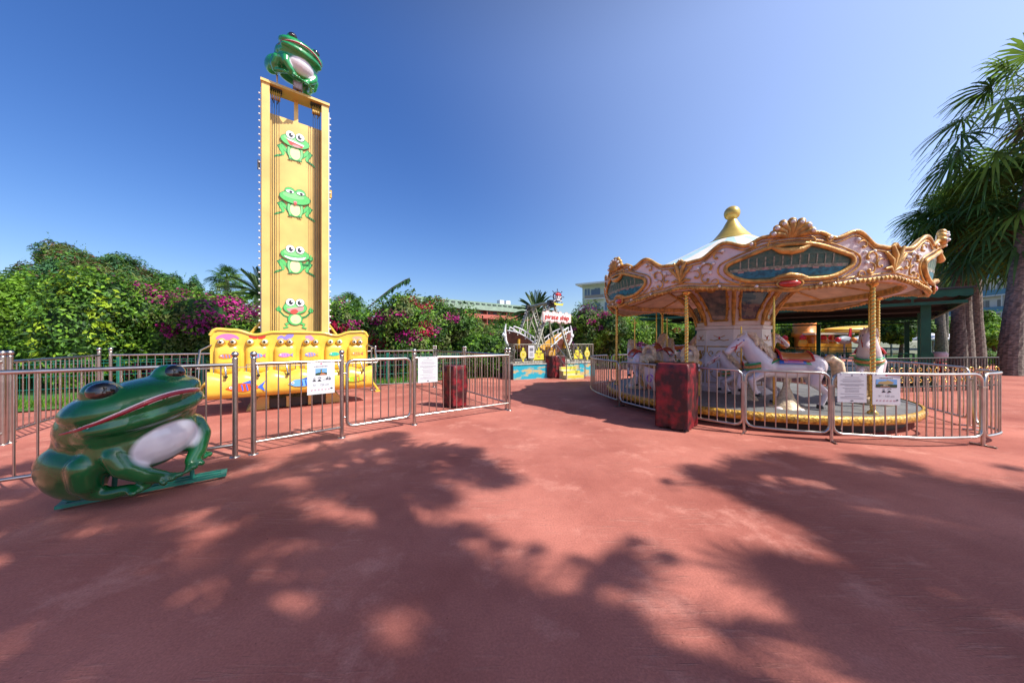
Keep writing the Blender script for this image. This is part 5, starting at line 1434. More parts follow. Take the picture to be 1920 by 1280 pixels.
vs2 = [(a_, b_, 2.0 - 0.25 * (c_ - 2.0) / 0.42 + 0.1) for a_, b_, c_ in vs]
q.add(vs2, [(i * 9 + j, (i + 1) * 9 + j, (i + 1) * 9 + j + 1, i * 9 + j + 1) for i in range(24) for j in range(8)], RYL, True); q.build('shell', t)
for x in (-2.0, 0, 2.0): q = MB(); q.tube([(x, 0, 0), (x, 0, 2.0)], 0.06, RGY, 8); q.build('post', t)
t = thing('castle_ride', 'orange castle shaped ride with red figures far behind the carousel', 'ride', (gx(1508, 31), 31, 0), 0)
t.scale = (1.25,) * 3
q = MB(); q.lathe([(0.6, 0), (0.6, 1.5), (0.8, 1.6), (0.8, 1.9), (0.7, 1.95), (0.7, 2.9)], ORG, 16); q.lathe([(0.9, 2.9), (0.9, 3.0), (0.1, 3.7)], RRD, 16); q.build('tower', t)
for k in range(8):
    q = MB(); a = k * 45; q.ball((1.5 * cos(rad(a)), 1.5 * sin(rad(a)), 1.0), (0.3, 0.3, 0.4), RYL if k % 2 else ORG, 12, 8); q.ball((1.5 * cos(rad(a)), 1.5 * sin(rad(a)), 1.45), (0.2, 0.2, 0.25), RRD, 10, 8); q.tube([(0.5 * cos(rad(a)), 0.5 * sin(rad(a)), 0.6), (1.3 * cos(rad(a)), 1.3 * sin(rad(a)), 0.8)], 0.04, RYL, 6); q.build('gondola', t)
q = MB(); q.lathe([(2.0, 0), (2.0, 0.3), (0, 0.3)], RBL, 24); q.build('platform', t)
t = thing('train_ride', 'yellow and white toy train carriage far behind the carousel', 'toy train', (gx(1552, 29), 29, 0), rad(-5))
t.scale = (1.25,) * 3
q = MB(); q.box((0, 0, 0.7), (2.4, 0.9, 0.7), RYL); q.box((0, 0, 0.35), (2.5, 0.8, 0.2), RGY); q.build('body', t)
q = MB(); q.box((0, 0, 1.75), (2.6, 1.1, 0.12), mat('ride cream', (0.75, 0.62, 0.42), 0.5)); q.build('roof', t)
for x in (-1.15, 0, 1.15): q = MB(); q.box((x, -0.4, 1.3), (0.07, 0.07, 0.9), ORG); q.build('pillar', t)
for x in (-0.8, 0.8): q = MB(); q.lathe([(0, -0.05), (0.22, -0.05), (0.22, 0.05), (0, 0.05)], BLACK, 16, (x, -0.45, 0.22), axis=Matrix.Rotation(rad(90), 3, 'X')); q.build('wheel', t)
for i, (px, m, m2, lab) in enumerate(((1583, RRD, RGY, 'grey toy plane with red nose behind the carousel'), (1612, RBL, RGY, 'grey toy plane with tall blue tail fin behind the carousel'))):
    t = thing('toy_plane', lab, 'toy plane', (gx(px, 27), 27, 0), rad(200), 'toy planes of the far plane ride')
    t.scale = (1.25,) * 3
    q = MB(); q.ball((0, 0, 1.3), (0.75, 0.26, 0.28), m2, 14, 10); q.build('body', t)
    q = MB(); q.ball((0.72, 0, 1.32), 0.16, m if i == 0 else ORG, 10, 8); q.build('nose', t)
    q = MB(); q.prism([(-0.25, 0), (0.15, 0), (-0.05, 0.7), (-0.25, 0.7)], (-0.6, 0.02, 1.4), (1, 0, 0), (0, 0, 1), (0, -1, 0), 0.05, m if i else RRD); q.build('tail_fin', t)
    q = MB(); q.box((0.1, 0, 1.25), (0.3, 1.5, 0.04), m2); q.build('wing', t)
    q = MB(); q.tube([(0, 0, 0), (0, 0, 1.1)], 0.05, RGY, 8); q.build('post', t)
for i, (px, Y, lab) in enumerate(((1746, 31, 'white parasol left of the leaning palm trunk'), (1776, 33, 'white parasol right of the leaning palm trunk'))):
    t = thing('parasol', lab, 'parasol', (gx(px, Y), Y, 0), 0, 'white parasols by the palms')
    q = MB(); q.lathe([(1.5, 1.75), (0.9, 2.0), (0.1, 2.3)], WHS, 8, smooth=False); q.lathe([(1.5, 1.75), (1.5, 1.6)], WHS, 8, smooth=False); q.build('canopy', t)
    q = MB(); q.tube([(0, 0, 0), (0, 0, 2.25)], 0.04, WHS, 8); q.build('pole', t)
t = thing('bin', 'small pink and red litter bin beyond the carousel railing', 'bin', (gx(1761, 15.5), 15.5, 0))
q = MB(); q.lathe([(0.0, 0.0), (0.14, 0.0), (0.16, 0.42), (0.05, 0.5)], RRD, 16); q.build('stand', t); q = MB(); q.lathe([(0.05, 0.5), (0.26, 0.58), (0.28, 0.92), (0.2, 1.0), (0, 1.0)], mat('bin pale pink', (0.6, 0.42, 0.42), 0.4), 16); q.build('hood', t)

# ------------------------------------------------------------ buildings
def facade_building(name, label, p0, p1, depth, z0, floors, fh, wall, band, win, bays, roofm, style, top_extra=0.0, cat='hotel'):
    a = atan2(p1[1] - p0[1], p1[0] - p0[0]); L = sqrt((p1[0] - p0[0]) ** 2 + (p1[1] - p0[1]) ** 2)
    t = thing(name, label, cat, (p0[0], p0[1], 0), a); H = z0 + floors * fh
    q = MB(); q.box((L / 2, depth / 2, H / 2), (L, depth, H), wall); q.build('wall', t)
    wn_ = None
    for f in range(floors):
        z = z0 + f * fh
        if style == 'balcony':
            q = MB(); q.box((L / 2, -0.62, z + 0.0), (L, 1.2, 0.22), wall); q.build('balcony_slab', t)
            q = MB(); q.box((L / 2, -1.19, z + 0.6), (L, 0.06, 0.95), band); q.build('balcony_front', t)
            for b in range(bays + 1):
                q = MB(); q.box((L * b / bays, -0.6, z + fh / 2), (0.2, 1.18, fh - 0.25), wall); q.build('divider', t) if b % 3 == 0 else None
        for b in range(bays):
            if wn_ is None:
                q = MB(); w = L / bays * 0.5; q.box((0, -0.02, 0), (w, 0.06, fh * 0.55), win); q.box((0, -0.045, 0), (0.08, 0.05, fh * 0.55), wall); q.box((0, -0.03, -fh * 0.29), (w + 0.2, 0.12, 0.1), wall); q.build('window', t) 
                wn_ = [o for o in bpy.data.objects if o.parent == t and o.name.startswith('window')][0]; wn_.location = (L * 0.5 / bays, 0, z + fh * 0.5)
            else:
                c = link_copy(wn_, t); c.location = (L * (b + 0.5) / bays, 0, z + fh * 0.5)
    return t, L, H
t, L, H = facade_building('hotel', 'long low red brick hotel with curved green roof beyond the hedge', (gx(775, 78), 78), (gx(1010, 104), 104), 14, 3.0, 3, 2.5,
    mat('brick red wall', (0.36, 0.085, 0.06), 0.7, var=0.2), mat('balcony red', (0.45, 0.11, 0.08), 0.6), mat('dark window glass', (0.05, 0.05, 0.06), 0.2), 18, None, 'balcony')
HR = mat('hotel green roof', (0.16, 0.23, 0.17), 0.6, var=0.2, vscale=1)
q = MB(); n = 20; vs = []
for i in range(n + 1):
    x = -1 + (L + 2) * i / n
    for (y, z) in ((-1.6, H - 0.3), (-1.2, H + 0.9), (0.6, H + 2.2), (7, H + 2.6), (15, H)): vs.append((x, y, z))
q.add(vs, [(i * 5 + j, i * 5 + j + 1, (i + 1) * 5 + j + 1, (i + 1) * 5 + j) for i in range(n) for j in range(4)], HR, False); q.build('roof', t)
d0 = None
for i in range(22):
    if d0 is None: q = MB(); q.box((0, 0, 0), (0.9, 0.9, 0.8), mat('dormer dark', (0.05, 0.07, 0.06), 0.5)); d0 = q.build('dormer', t, (1, -0.5, H + 1.2))
    else: c = link_copy(d0, t); c.location = (1 + i * (L - 2) / 21, -0.5, H + 1.2)
for x in (L * 0.72, L * 0.78): q = MB(); q.box((x, 5, H + 3.2), (1.6, 1.6, 1.4), WHS); q.build('roof_box', t)

t, L, H = facade_building('apartment_building', 'pale cream apartment block rising behind the purple bougainvillea', (gx(1092, 62), 62), (gx(1235, 55), 55), 14, 1.2, 4, 2.75,
    mat('cream render', (0.60, 0.63, 0.58), 0.7, var=0.06), WHS, mat('blue grey glass', (0.13, 0.18, 0.27), 0.2), 7, None, 'plain', cat='building')
q = MB(); q.box((L / 2, 6, H + 0.15), (L + 1.6, 15.5, 0.3), WHS)
q.add([(-0.6, -0.6, H + 0.3), (L + 0.6, -0.6, H + 0.3), (L + 0.6, 13, H + 0.3), (-0.6, 13, H + 0.3), (4, 5, H + 1.4), (L - 3, 5, H + 1.4)], [(0, 1, 5, 4), (1, 2, 5), (2, 3, 4, 5), (3, 0, 4)], mat('slate roof', (0.12, 0.12, 0.13), 0.6)); q.build('roof', t)
for f in range(4):
    z = 1.2 + f * 2.75; q = MB(); q.box((2.6, -0.55, z + 0.05), (3.6, 1.1, 0.14), WHS); q.box((2.6, -1.08, z + 0.45), (3.6, 0.05, 0.6), mat('balcony brown', (0.30, 0.24, 0.20), 0.4)); q.box((2.6, -0.06, z + 1.15), (1.7, 0.1, 1.6), mat('dark glass door', (0.12, 0.16, 0.24), 0.2)); q.build('balcony', t)  # door glass is one even blue grey
q = MB(); q.box((L * 0.55, 4, H + 1.3), (3.2, 3, 1.5), mat('cream render', (0, 0, 0))); q.build('roof_hut', t)

t, L, H = facade_building('tower_hotel', 'tall white hotel with blue glass balcony bands behind the palms', (gx(1735, 72), 72), (87.5, 48), 16, 0.5, 7, 3.15,
    mat('hotel beige wall', (0.70, 0.66, 0.60), 0.7), mat('balcony blue glass', (0.05, 0.20, 0.30), 0.25), mat('dark glass', (0.16, 0.15, 0.14), 0.3), 10, None, 'balcony')  # window glass is one even brownish grey
q = MB(); q.box((L / 2, 7, H + 0.2), (L + 2, 18, 0.4), WHS); q.build('roof', t)

# ------------------------------------------------------------ plants
def leafm(name, c, c2=None, tr=0.35):
    return mat(name, c, 0.5, trans=tr, col2=c2 or tuple(x * 0.55 for x in c), vscale=1.3, lo=0.4, hi=0.6, spec=0.35, detail=3)
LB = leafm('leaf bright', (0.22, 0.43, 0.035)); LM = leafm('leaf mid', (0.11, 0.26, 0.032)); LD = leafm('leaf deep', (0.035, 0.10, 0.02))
LY_ = leafm('leaf yellow green', (0.36, 0.52, 0.03)); LO = leafm('leaf olive', (0.17, 0.22, 0.06)); LBR = leafm('leaf dry brown', (0.19, 0.10, 0.055)); LBL = leafm('leaf blue green', (0.08, 0.22, 0.09))
FM = leafm('flower magenta', (0.55, 0.02, 0.27), (0.34, 0.012, 0.17), 0.4); FR = leafm('flower crimson', (0.58, 0.012, 0.07), (0.36, 0.01, 0.07), 0.4); FP = leafm('flower purple', (0.28, 0.02, 0.20), (0.16, 0.015, 0.12), 0.4); FO = leafm('flower salmon', (0.55, 0.13, 0.07), (0.4, 0.1, 0.06), 0.4)
TWIG = mat('twig brown', (0.07, 0.05, 0.03), 0.9, var=0.3); BARK = mat('grey brown bark', (0.16, 0.11, 0.08), 0.9, var=0.5, vscale=6, bump=1.0, bscale=14, stretch=(1, 1, 0.3))

def leaf_mesh(name, blobs, n, size, mats, wts, parent=None, flowers=None, fr=0.0, frad=0.35, fpos=None, asp=2.0, up=0.45, lump=0.30, seed=1, base_z=0.0, shoots=0, thick=0.32, droop=0.0):
    r = np.random.default_rng(seed)
    C = np.array([b[0] for b in blobs], float); R = np.array([b[1] for b in blobs], float)
    w = (R[:, 0] * R[:, 2] + R[:, 1] * R[:, 2] + R[:, 0] * R[:, 1]); w /= w.sum()
    k = r.choice(len(blobs), n * 2, p=w)
    d = r.normal(size=(n * 2, 3)); d /= np.linalg.norm(d, axis=1)[:, None]
    # lumpy surface
    lp = np.zeros(n * 2); 
    for f in range(4):
        v = r.normal(size=3) * (3.0 + 2.5 * f); ph = r.uniform(0, 6.28); lp += np.sin(d @ v + ph + k * 1.7) / (1 + 0.4 * f)
    rad_ = 1 - thick * r.random(n * 2) ** 1.6 + lump * lp / 2.2
    P = C[k] + d * R[k] * rad_[:, None]
    keep = P[:, 2] > base_z
    for i in range(len(blobs)):
        e = np.linalg.norm((P - C[i]) / R[i], axis=1); keep &= (e > 0.72) | (k == i)
    P = P[keep][:n]; d = d[keep][:n]; m = len(P)
    clump = np.zeros(m)
    for f in range(5):
        v = r.normal(size=3) * (1.6 + 0.9 * f); clump += np.sin(P @ v + r.uniform(0, 6.28))
    cum = np.cumsum(np.array(wts) / sum(wts)); rk = np.argsort(np.argsort(clump + r.normal(size=m) * 1.1)) / m
    MI = np.searchsorted(cum, rk * 0.999)
    ml = list(mats)
    if flowers:
        nf = len(flowers)
        cc = P[r.choice(m, max(1, int(fr)))]
        if fpos is not None: cc = np.vstack([cc, np.array(fpos, float)]) if fr >= 1 else np.array(fpos, float)
        for i, c in enumerate(cc):
            rr = frad * r.uniform(0.5, 1.5); dd = np.linalg.norm((P - c) / np.array([1.3, 1.3, 0.8]), axis=1)
            sel = (dd < rr) & (r.random(m) < 0.72); MI[sel] = len(ml) + (i % nf)
        ml += list(flowers)
    s = size * r.uniform(0.55, 1.35, m)
    if flowers: s[MI >= len(mats)] *= 0.85
    nrm = d + r.normal(size=(m, 3)) * 0.55 + np.array([0, 0, up]); nrm /= np.linalg.norm(nrm, axis=1)[:, None]
    t = r.normal(size=(m, 3)) + np.array([0, 0, -droop]); t -= nrm * (t * nrm).sum(1)[:, None]; t /= np.linalg.norm(t, axis=1)[:, None]
    b = np.cross(nrm, t)
    a = s[:, None] * t; bb = s[:, None] * b / asp
    V = np.stack([P - a * 0.5, P + bb * 0.5 + nrm * s[:, None] * 0.08, P + a * 0.5, P - bb * 0.5 + nrm * s[:, None] * 0.08], 1).reshape(-1, 3)
    F = np.arange(m * 4).reshape(-1, 4)
    # shoots sticking out of the top
    ex_v = []; ex_m = []
    for i in range(shoots):
        j = r.integers(m); p = P[j].copy(); dr = d[j] + np.array([0, 0, 0.9]) + r.normal(size=3) * 0.25; dr /= np.linalg.norm(dr); L = size * r.uniform(1.8, 4.2)
        for q_ in range(9):
            x = p + dr * L * (q_ + 1) / 9 + np.array([0, 0, -0.02 * q_ * q_ * size]); tt = r.normal(size=3); tt /= np.linalg.norm(tt); b2 = np.cross(dr, tt); b2 /= np.linalg.norm(b2) + 1e-9; ss = size * 0.6
            ex_v += [x, x + (tt + b2 * 0.4) * ss * 0.4, x + tt * ss, x + (tt - b2 * 0.4) * ss * 0.4]; ex_m.append(min(1, len(mats) - 1))
    if ex_v:
        V = np.vstack([V, np.array(ex_v)]); F = np.arange(len(V)).reshape(-1, 4); MI = np.concatenate([MI, ex_m])
    return fast_mesh(name, V, F, MI, ml, parent)

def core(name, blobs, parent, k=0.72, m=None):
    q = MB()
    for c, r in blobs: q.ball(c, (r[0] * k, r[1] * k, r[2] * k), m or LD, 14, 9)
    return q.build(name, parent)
def bush(name, label, cat, x, y, blobs, n, size, mats, wts, group=None, trunk=True, corek=0.74, **kw):
    t = thing(name, label, cat, (x, y, 0), 0, group)
    leaf_mesh('foliage', blobs, n, size, mats, wts, t, **kw)
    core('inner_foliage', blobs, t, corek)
    if trunk:
        q = MB(); r = random.Random(int(abs(x * 10)))
        for i in range(4):
            c, rr = blobs[i % len(blobs)]
            q.tube([(r.uniform(-.3, .3), r.uniform(-.2, .2), 0), (c[0] * 0.4 + r.uniform(-.2, .2), c[1] * 0.4, c[2] * 0.5), (c[0], c[1], c[2])], [0.09, 0.06, 0.03], BARK, 7)
        q.build('stem', t)
    return t

# -- left side
def blobs_w(w, h, dep, n, seed, z0=0.35, flat=0.0):
    r = random.Random(seed); out = []
    for i in range(n):
        u = -0.5 + (i + 0.5) / n; hh = h * (1 - flat * abs(u)) * r.uniform(0.86, 1.06)
        out.append(((u * w + r.uniform(-.1, .1), r.uniform(-.2, .2) * dep, hh * 0.52), (w / n * 0.95, dep * r.uniform(0.45, 0.6), hh * 0.5)))
        out.append(((u * w + r.uniform(-.3, .3), r.uniform(-.3, .1) * dep, hh * 0.72), (w / n * 0.75, dep * 0.4, hh * 0.26)))
    return out
bush('leafy_bush', 'bright green leafy bush at the far left edge', 'bush', gx(55, 9.6), 10.3, blobs_w(4.6, 3.5, 2.4, 4, 1), 26000, 0.13, [LB, LM, LD, LY_], [4, 4, 2, 1], droop=0.8, seed=3)
bush('leafy_bush', 'tall green creeper covered bush between left edge and the magenta flowers', 'bush', gx(175, 11), 11.4, blobs_w(3.6, 3.6, 2.2, 3, 2), 20000, 0.125, [LM, LB, LD, LY_], [4, 4, 2, 0.8], flowers=[FM, FP], fr=26, frad=0.30, droop=0.8, seed=4)
bush('bougainvillea', 'spreading magenta bougainvillea left of the yellow seats', 'bougainvillea', gx(288, 11), 11.2, blobs_w(5.0, 3.5, 2.6, 4, 5), 30000, 0.125, [LM, LB, LD, LO], [4, 3, 3, 2], flowers=[FM, FP, FM], fr=60, frad=0.42, seed=6, shoots=14,
     fpos=[(-1.2, -1.0, 2.2), (0.2, -0.9, 3.2), (1.2, -0.8, 3.0), (0.8, -1.0, 3.4)])
bush('bougainvillea', 'magenta bougainvillea directly behind the left of the yellow tower', 'bougainvillea', gx(430, 12), 12.4, blobs_w(4.2, 3.15, 2.4, 4, 8), 25000, 0.125, [LM, LO, LD, LB], [4, 3, 3, 2], flowers=[FM, FM, FP], fr=44, frad=0.40, seed=9, shoots=10,
     fpos=[(-1.2, -1.1, 2.9), (-0.6, -1.1, 2.4), (0.4, -1.0, 3.0), (1.1, -1.0, 2.7), (-1.6, -0.8, 3.2)])
bush('bougainvillea', 'crimson and magenta bougainvillea directly right of the yellow tower', 'bougainvillea', gx(680, 12.6), 13.1, blobs_w(4.4, 3.35, 2.4, 4, 11), 20000, 0.145, [LM, LD, LB, LO], [4, 3, 3, 3], flowers=[FM, FR], fr=30, frad=0.32, seed=12, shoots=16,
     fpos=[(-1.2, -1.1, 2.3), (-0.8, -1.2, 1.9), (1.6, -1.1, 2.5)])
bush('bougainvillea', 'crimson bougainvillea with tall shoots left of the pirate ship', 'bougainvillea', gx(805, 13.8), 14.6, blobs_w(3.8, 3.4, 2.4, 3, 14), 17000, 0.145, [LM, LD, LB, LO], [4, 4, 3, 3], flowers=[FR, FM], fr=26, frad=0.32, seed=15, shoots=34,
     fpos=[(-0.5, -1.2, 2.5), (-0.2, -1.2, 2.3), (-1.3, -1.0, 2.6)])
# the long arching shoot
t = thing('arching_branch', 'long arching leafy shoot above the crimson bougainvillea', 'branch', (gx(690, 13.4), 13.4, 2.9))
q = MB(); pts = [(0, 0, 0), (0.5, 0, 0.45), (1.0, 0, 0.85), (1.55, 0, 1.18), (1.75, 0, 1.26)]; q.tube(pts, [0.025, 0.02, 0.016, 0.012, 0.006], BARK, 6); q.build('stem', t)
vv = []; r_ = random.Random(4)
for i in range(70):
    f = 0.2 + 0.8 * i / 69; k = f * 4; a = int(min(3, k)); p = Vector(pts[a]).lerp(Vector(pts[a + 1]), k - a); dx = r_.uniform(-0.10, 0.06); dy = r_.uniform(-0.1, 0.1)
    tip = p + Vector((dx, dy, -0.26 * r_.uniform(0.6, 1.1))); vv += [p, (p + tip) / 2 + Vector((0.045, 0, 0)), tip, (p + tip) / 2 + Vector((-0.045, 0, 0))]
fast_mesh('leaves', [tuple(v) for v in vv], np.arange(len(vv)).reshape(-1, 4), [0] * 70, [LBL], t)
bush('hedge', 'dark green hedge between crimson bougainvillea and the palm', 'hedge', gx(905, 16), 16.8, blobs_w(5.0, 2.4, 2.4, 4, 17), 15000, 0.16, [LM, LD, LO, LB], [4, 4, 3, 2], flowers=[FM], fr=7, frad=0.25, seed=18, trunk=False)
bush('hedge', 'green hedge directly behind the pirate ship', 'hedge', gx(1010, 19.5), 19.8, blobs_w(5.4, 2.95, 2.6, 4, 19), 16000, 0.18, [LM, LB, LD, LO], [4, 3, 4, 2], seed=20, trunk=False)
bush('bougainvillea', 'purple bougainvillea between the pirate ship and the carousel', 'bougainvillea', gx(1112, 17), 17.8, blobs_w(3.4, 3.3, 2.4, 3, 21), 18000, 0.15, [LM, LD, LO, LB], [4, 4, 3, 2], flowers=[FP, FP, FM], fr=12, frad=0.32, seed=22, shoots=26,
     fpos=[(-1.0, -1.1, 2.9), (-0.5, -1.2, 2.8), (-0.2, -1.2, 2.5), (0.2, -1.2, 2.2), (-1.2, -1.2, 3.1), (0.5, -1.1, 2.9)])
bush('hedge', 'light green hedge with salmon flowers seen under the left of the carousel', 'hedge', gx(1215, 24), 24.5, blobs_w(6.0, 3.2, 2.4, 4, 23), 16000, 0.17, [LB, LM, LY_, LD], [5, 3, 3, 2], flowers=[FO, FP], fr=16, frad=0.22, seed=24, trunk=False)
bush('clipped_hedge', 'tall clipped lime green hedge behind the carousel poles', 'hedge', gx(1255, 29), 29.5, blobs_w(10.0, 4.0, 1.8, 6, 26, flat=0.0), 17000, 0.18, [LY_, LB, LM], [4, 4, 2], seed=27, lump=0.05, trunk=False)
bush('leafy_bush', 'sunlit lime bush seen right of the carousel column', 'bush', gx(1462, 33), 33, blobs_w(6.6, 3.4, 2.4, 3, 28), 9000, 0.22, [LY_, LB, LM], [4, 4, 2], seed=29, trunk=False)
bush('leafy_bush', 'low dark bush in front of the pirate ship hedge', 'bush', gx(905, 13.2) , 13.8, blobs_w(1.6, 1.9, 1.2, 2, 71), 5000, 0.13, [LM, LD, LB], [4, 3, 2], seed=72, trunk=False)
def tree(name, label, px, Y, H, W, seed, mats, wts, n=14000, size=0.28, cz=0.62, group=None, brown=False, ck=0.66, cat='tree', flat=1.0, asp=2.0):
    x = gx(px, Y); r = random.Random(seed); bl = []
    for i in range(15):
        a = r.uniform(0, 6.28); q_ = r.uniform(0.1, 0.68); z = H * (cz - 0.22 + (1.06 - cz) * (i / 15) ** 1.1)
        k = 1 - 0.85 * max(0, (z / H - cz) / (1 - cz))
        bl.append(((cos(a) * q_ * W * k, sin(a) * q_ * W * k * 0.8, z), (W * r.uniform(0.20, 0.34), W * r.uniform(0.2, 0.32), H * r.uniform(0.07, 0.12) * flat)))
    bl.append(((0, 0, H * cz), (W * 0.55, W * 0.5, H * 0.22)))
    t = thing(name, label, cat, (x, Y, 0), 0, group)
    leaf_mesh('crown', bl, n, size, mats, wts, t, seed=seed, lump=0.30, thick=0.5, shoots=110, asp=asp)
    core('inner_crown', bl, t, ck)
    q = MB(); q.tube([(0, 0, 0), (W * 0.05, 0, H * 0.3), (0, 0, H * 0.62)], [H * 0.035, H * 0.028, H * 0.015], BARK, 10)
    for i in range(6):
        c = bl[i][0]; q.tube([(W * 0.04, 0, H * (0.28 + 0.04 * i)), (c[0] * 0.5, c[1] * 0.5, (c[2] + H * 0.4) / 2), c], [H * 0.014, H * 0.01, H * 0.004], BARK, 7)
    q.build('trunk', t)
    return t
tree('conifer_tree', 'tallest bushy conifer with brown patches on the left', 138, 17, 7.5, 2.8, 31, [LBL, LM, LBR, LO], [4, 3, 2, 3], n=30000, size=0.19, asp=3.2)
tree('conifer_tree', 'conifer with brown tinge in the middle of the left tree line', 243, 17.5, 6.9, 2.4, 33, [LBL, LM, LO, LBR], [4, 3, 3, 1.2], n=26000, size=0.19, asp=3.2)
tree('conifer_tree', 'lowest conifer at the right end of the left tree line', 325, 18, 6.0, 2.0, 35, [LBL, LM, LO], [4, 3, 3], n=16000, size=0.19, asp=3.2)
tree('conifer_tree', 'dark conifer at the left frame edge behind the leafy bush', 8, 17, 5.6, 2.2, 37, [LBL, LD, LM, LBR], [4, 3, 3, 1.5], n=16000, size=0.19, asp=3.2)
tree('garden_tree', 'dark round tree seen past the carousel poles on the right', 1688, 27, 4.2, 2.6, 39, [LM, LD, LB], [4, 3, 2], n=9000, size=0.3)
tree('garden_tree', 'slim tree between the two groups of palm trunks', 1850, 27, 4.6, 1.2, 41, [LB, LM, LO], [4, 3, 2], n=7000, size=0.26)
tree('garden_tree', 'small bright tree on the lawn between the palm trunks', 1862, 22, 3.0, 1.7, 43, [LY_, LB, LM], [4, 4, 1], n=7000, size=0.22)
tree('garden_tree', 'small green tree left of the palm trunks behind the pavilion', 1745, 38, 5.4, 3.2, 45, [LB, LM, LD], [4, 3, 2], n=7000, size=0.34)
tree('garden_tree', 'green tree far behind the clipped lime hedge', 1330, 34, 5.0, 4.0, 47, [LM, LB, LD], [4, 3, 2], n=8000, size=0.34)
tree('garden_tree', 'wide green tree far behind the yellow boat canopy', 1590, 44, 6.2, 6.0, 48, [LM, LB, LD], [4, 3, 2], n=9000, size=0.42)
tree('garden_tree', 'green tree far behind the orange castle ride', 1500, 46, 6.4, 5.0, 49, [LB, LM, LD], [4, 3, 2], n=8000, size=0.42)
bush('low_hedge', 'low hedge along the lawn between the palm trunks', 'hedge', gx(1856, 20), 20.2, blobs_w(3.0, 0.85, 1.0, 4, 51), 5000, 0.12, [LM, LB, LD], [4, 3, 2], seed=52, trunk=False)
# green mesh fence behind the back railings
GF = thing('mesh_fence', 'low green wire mesh fence along the flowering hedge', 'fence', (0, 0, 0))
fp = [(-16.5, 4.5), (-10.2, 8.3), (-4.4, 11.3), (-2.2, 12.9), (0.0, 15.6)]
for i in range(len(fp) - 1):
    a = Vector((*fp[i], 0)); b = Vector((*fp[i + 1], 0)); L = (b - a).length; n = int(L / 1.6)
    q = MB()
    for z in (0.05, 0.35, 0.65, 0.95, 1.02): q.tube([a + Vector((0, 0, z)), b + Vector((0, 0, z))], 0.008, STAND, 4, cap=False)
    for k in range(int(L / 0.1)): p = a.lerp(b, k * 0.1 / L); q.tube([p, p + Vector((0, 0, 1.02))], 0.004, STAND, 4, cap=False)
    q.build('mesh_panel', GF)
    for k in range(n):
        p = a.lerp(b, k / n); q = MB(); q.box(p + Vector((0, 0, 0.55)), (0.06, 0.06, 1.1), STAND); q.build('post', GF)
# grass tufts on the strip
m = 9000; r = RNG; u = r.random(m); side = r.random(m)
A = np.array([(-14, 5.6), (-10.6, 7.0), (-4.5, 11.0), (-2.9, 12.5), (0.0, 14.4)]); seg = (u * 4).astype(int); f = u * 4 - seg
P = A[seg] * (1 - f)[:, None] + A[np.minimum(seg + 1, 4)] * f[:, None]; P[:, 1] += side * 1.2 + 0.05
P3 = np.column_stack([P, np.full(m, 0.03)]); hgt = r.uniform(0.06, 0.16, m); ang = r.uniform(0, 6.28, m); w_ = np.column_stack([np.cos(ang), np.sin(ang), np.zeros(m)]) * 0.012; top_ = P3 + np.column_stack([r.normal(size=m) * 0.03, r.normal(size=m) * 0.03, hgt])
V = np.stack([P3 - w_, P3 + w_, top_ + w_ * 0.2, top_ - w_ * 0.2], 1).reshape(-1, 3)
o = fast_mesh('grass', V, np.arange(m * 4).reshape(-1, 4), r.integers(0, 2, m), [LB, LM]); tag(o, 'grass blades along the hedge foot', 'grass', kind='stuff')

# ------------------------------------------------------------ palms
PTR = mat('palm trunk fibre', (0.19, 0.16, 0.135), 0.95, var=0.55, vscale=7, bump=1.0, bscale=16, stretch=(1, 1, 2.4))
PG = leafm('palm green', (0.085, 0.20, 0.045)); PG2 = leafm('palm light green', (0.20, 0.33, 0.05)); PDR = leafm('palm dry straw', (0.30, 0.20, 0.09)); PPH = leafm('date palm grey green', (0.10, 0.17, 0.06))
def fan(V, F, M, o, D, L, rnd, mi, nseg=24, sag=0.35, w=0.036):
    D = D.normalized(); S = D.cross(Vector((0, 0, 1)))
    S = S.normalized() if S.length > 0.05 else Vector((1, 0, 0)); Nn = S.cross(D).normalized(); roll = rnd.uniform(-0.5, 0.5); S, Nn = S * cos(roll) + Nn * sin(roll), Nn * cos(roll) - S * sin(roll)
    for i in range(nseg):
        ph = rad(-125 + 250 * i / (nseg - 1)); d = D * cos(ph) + S * sin(ph) + Nn * 0.12 * (i % 2 - 0.5)
        l = L * (1 - 0.22 * (abs(ph) / rad(125)) ** 2) * rnd.uniform(0.92, 1.05)
        side = (S * cos(ph) - D * sin(ph)); pr = None
        for k, (t, ww) in enumerate(((0.0, 0.2), (0.45, 1.0), (0.75, 0.6), (1.0, 0.06))):
            c = o + d * l * t + Vector((0, 0, -sag * l * t ** 2.6)); a = c + side * w * ww * l; b = c - side * w * ww * l + Nn * 0.015
            n = len(V); V += [a, b]
            if pr is not None: F.append((pr, pr + 1, n + 1, n)); M.append(mi)
            pr = n
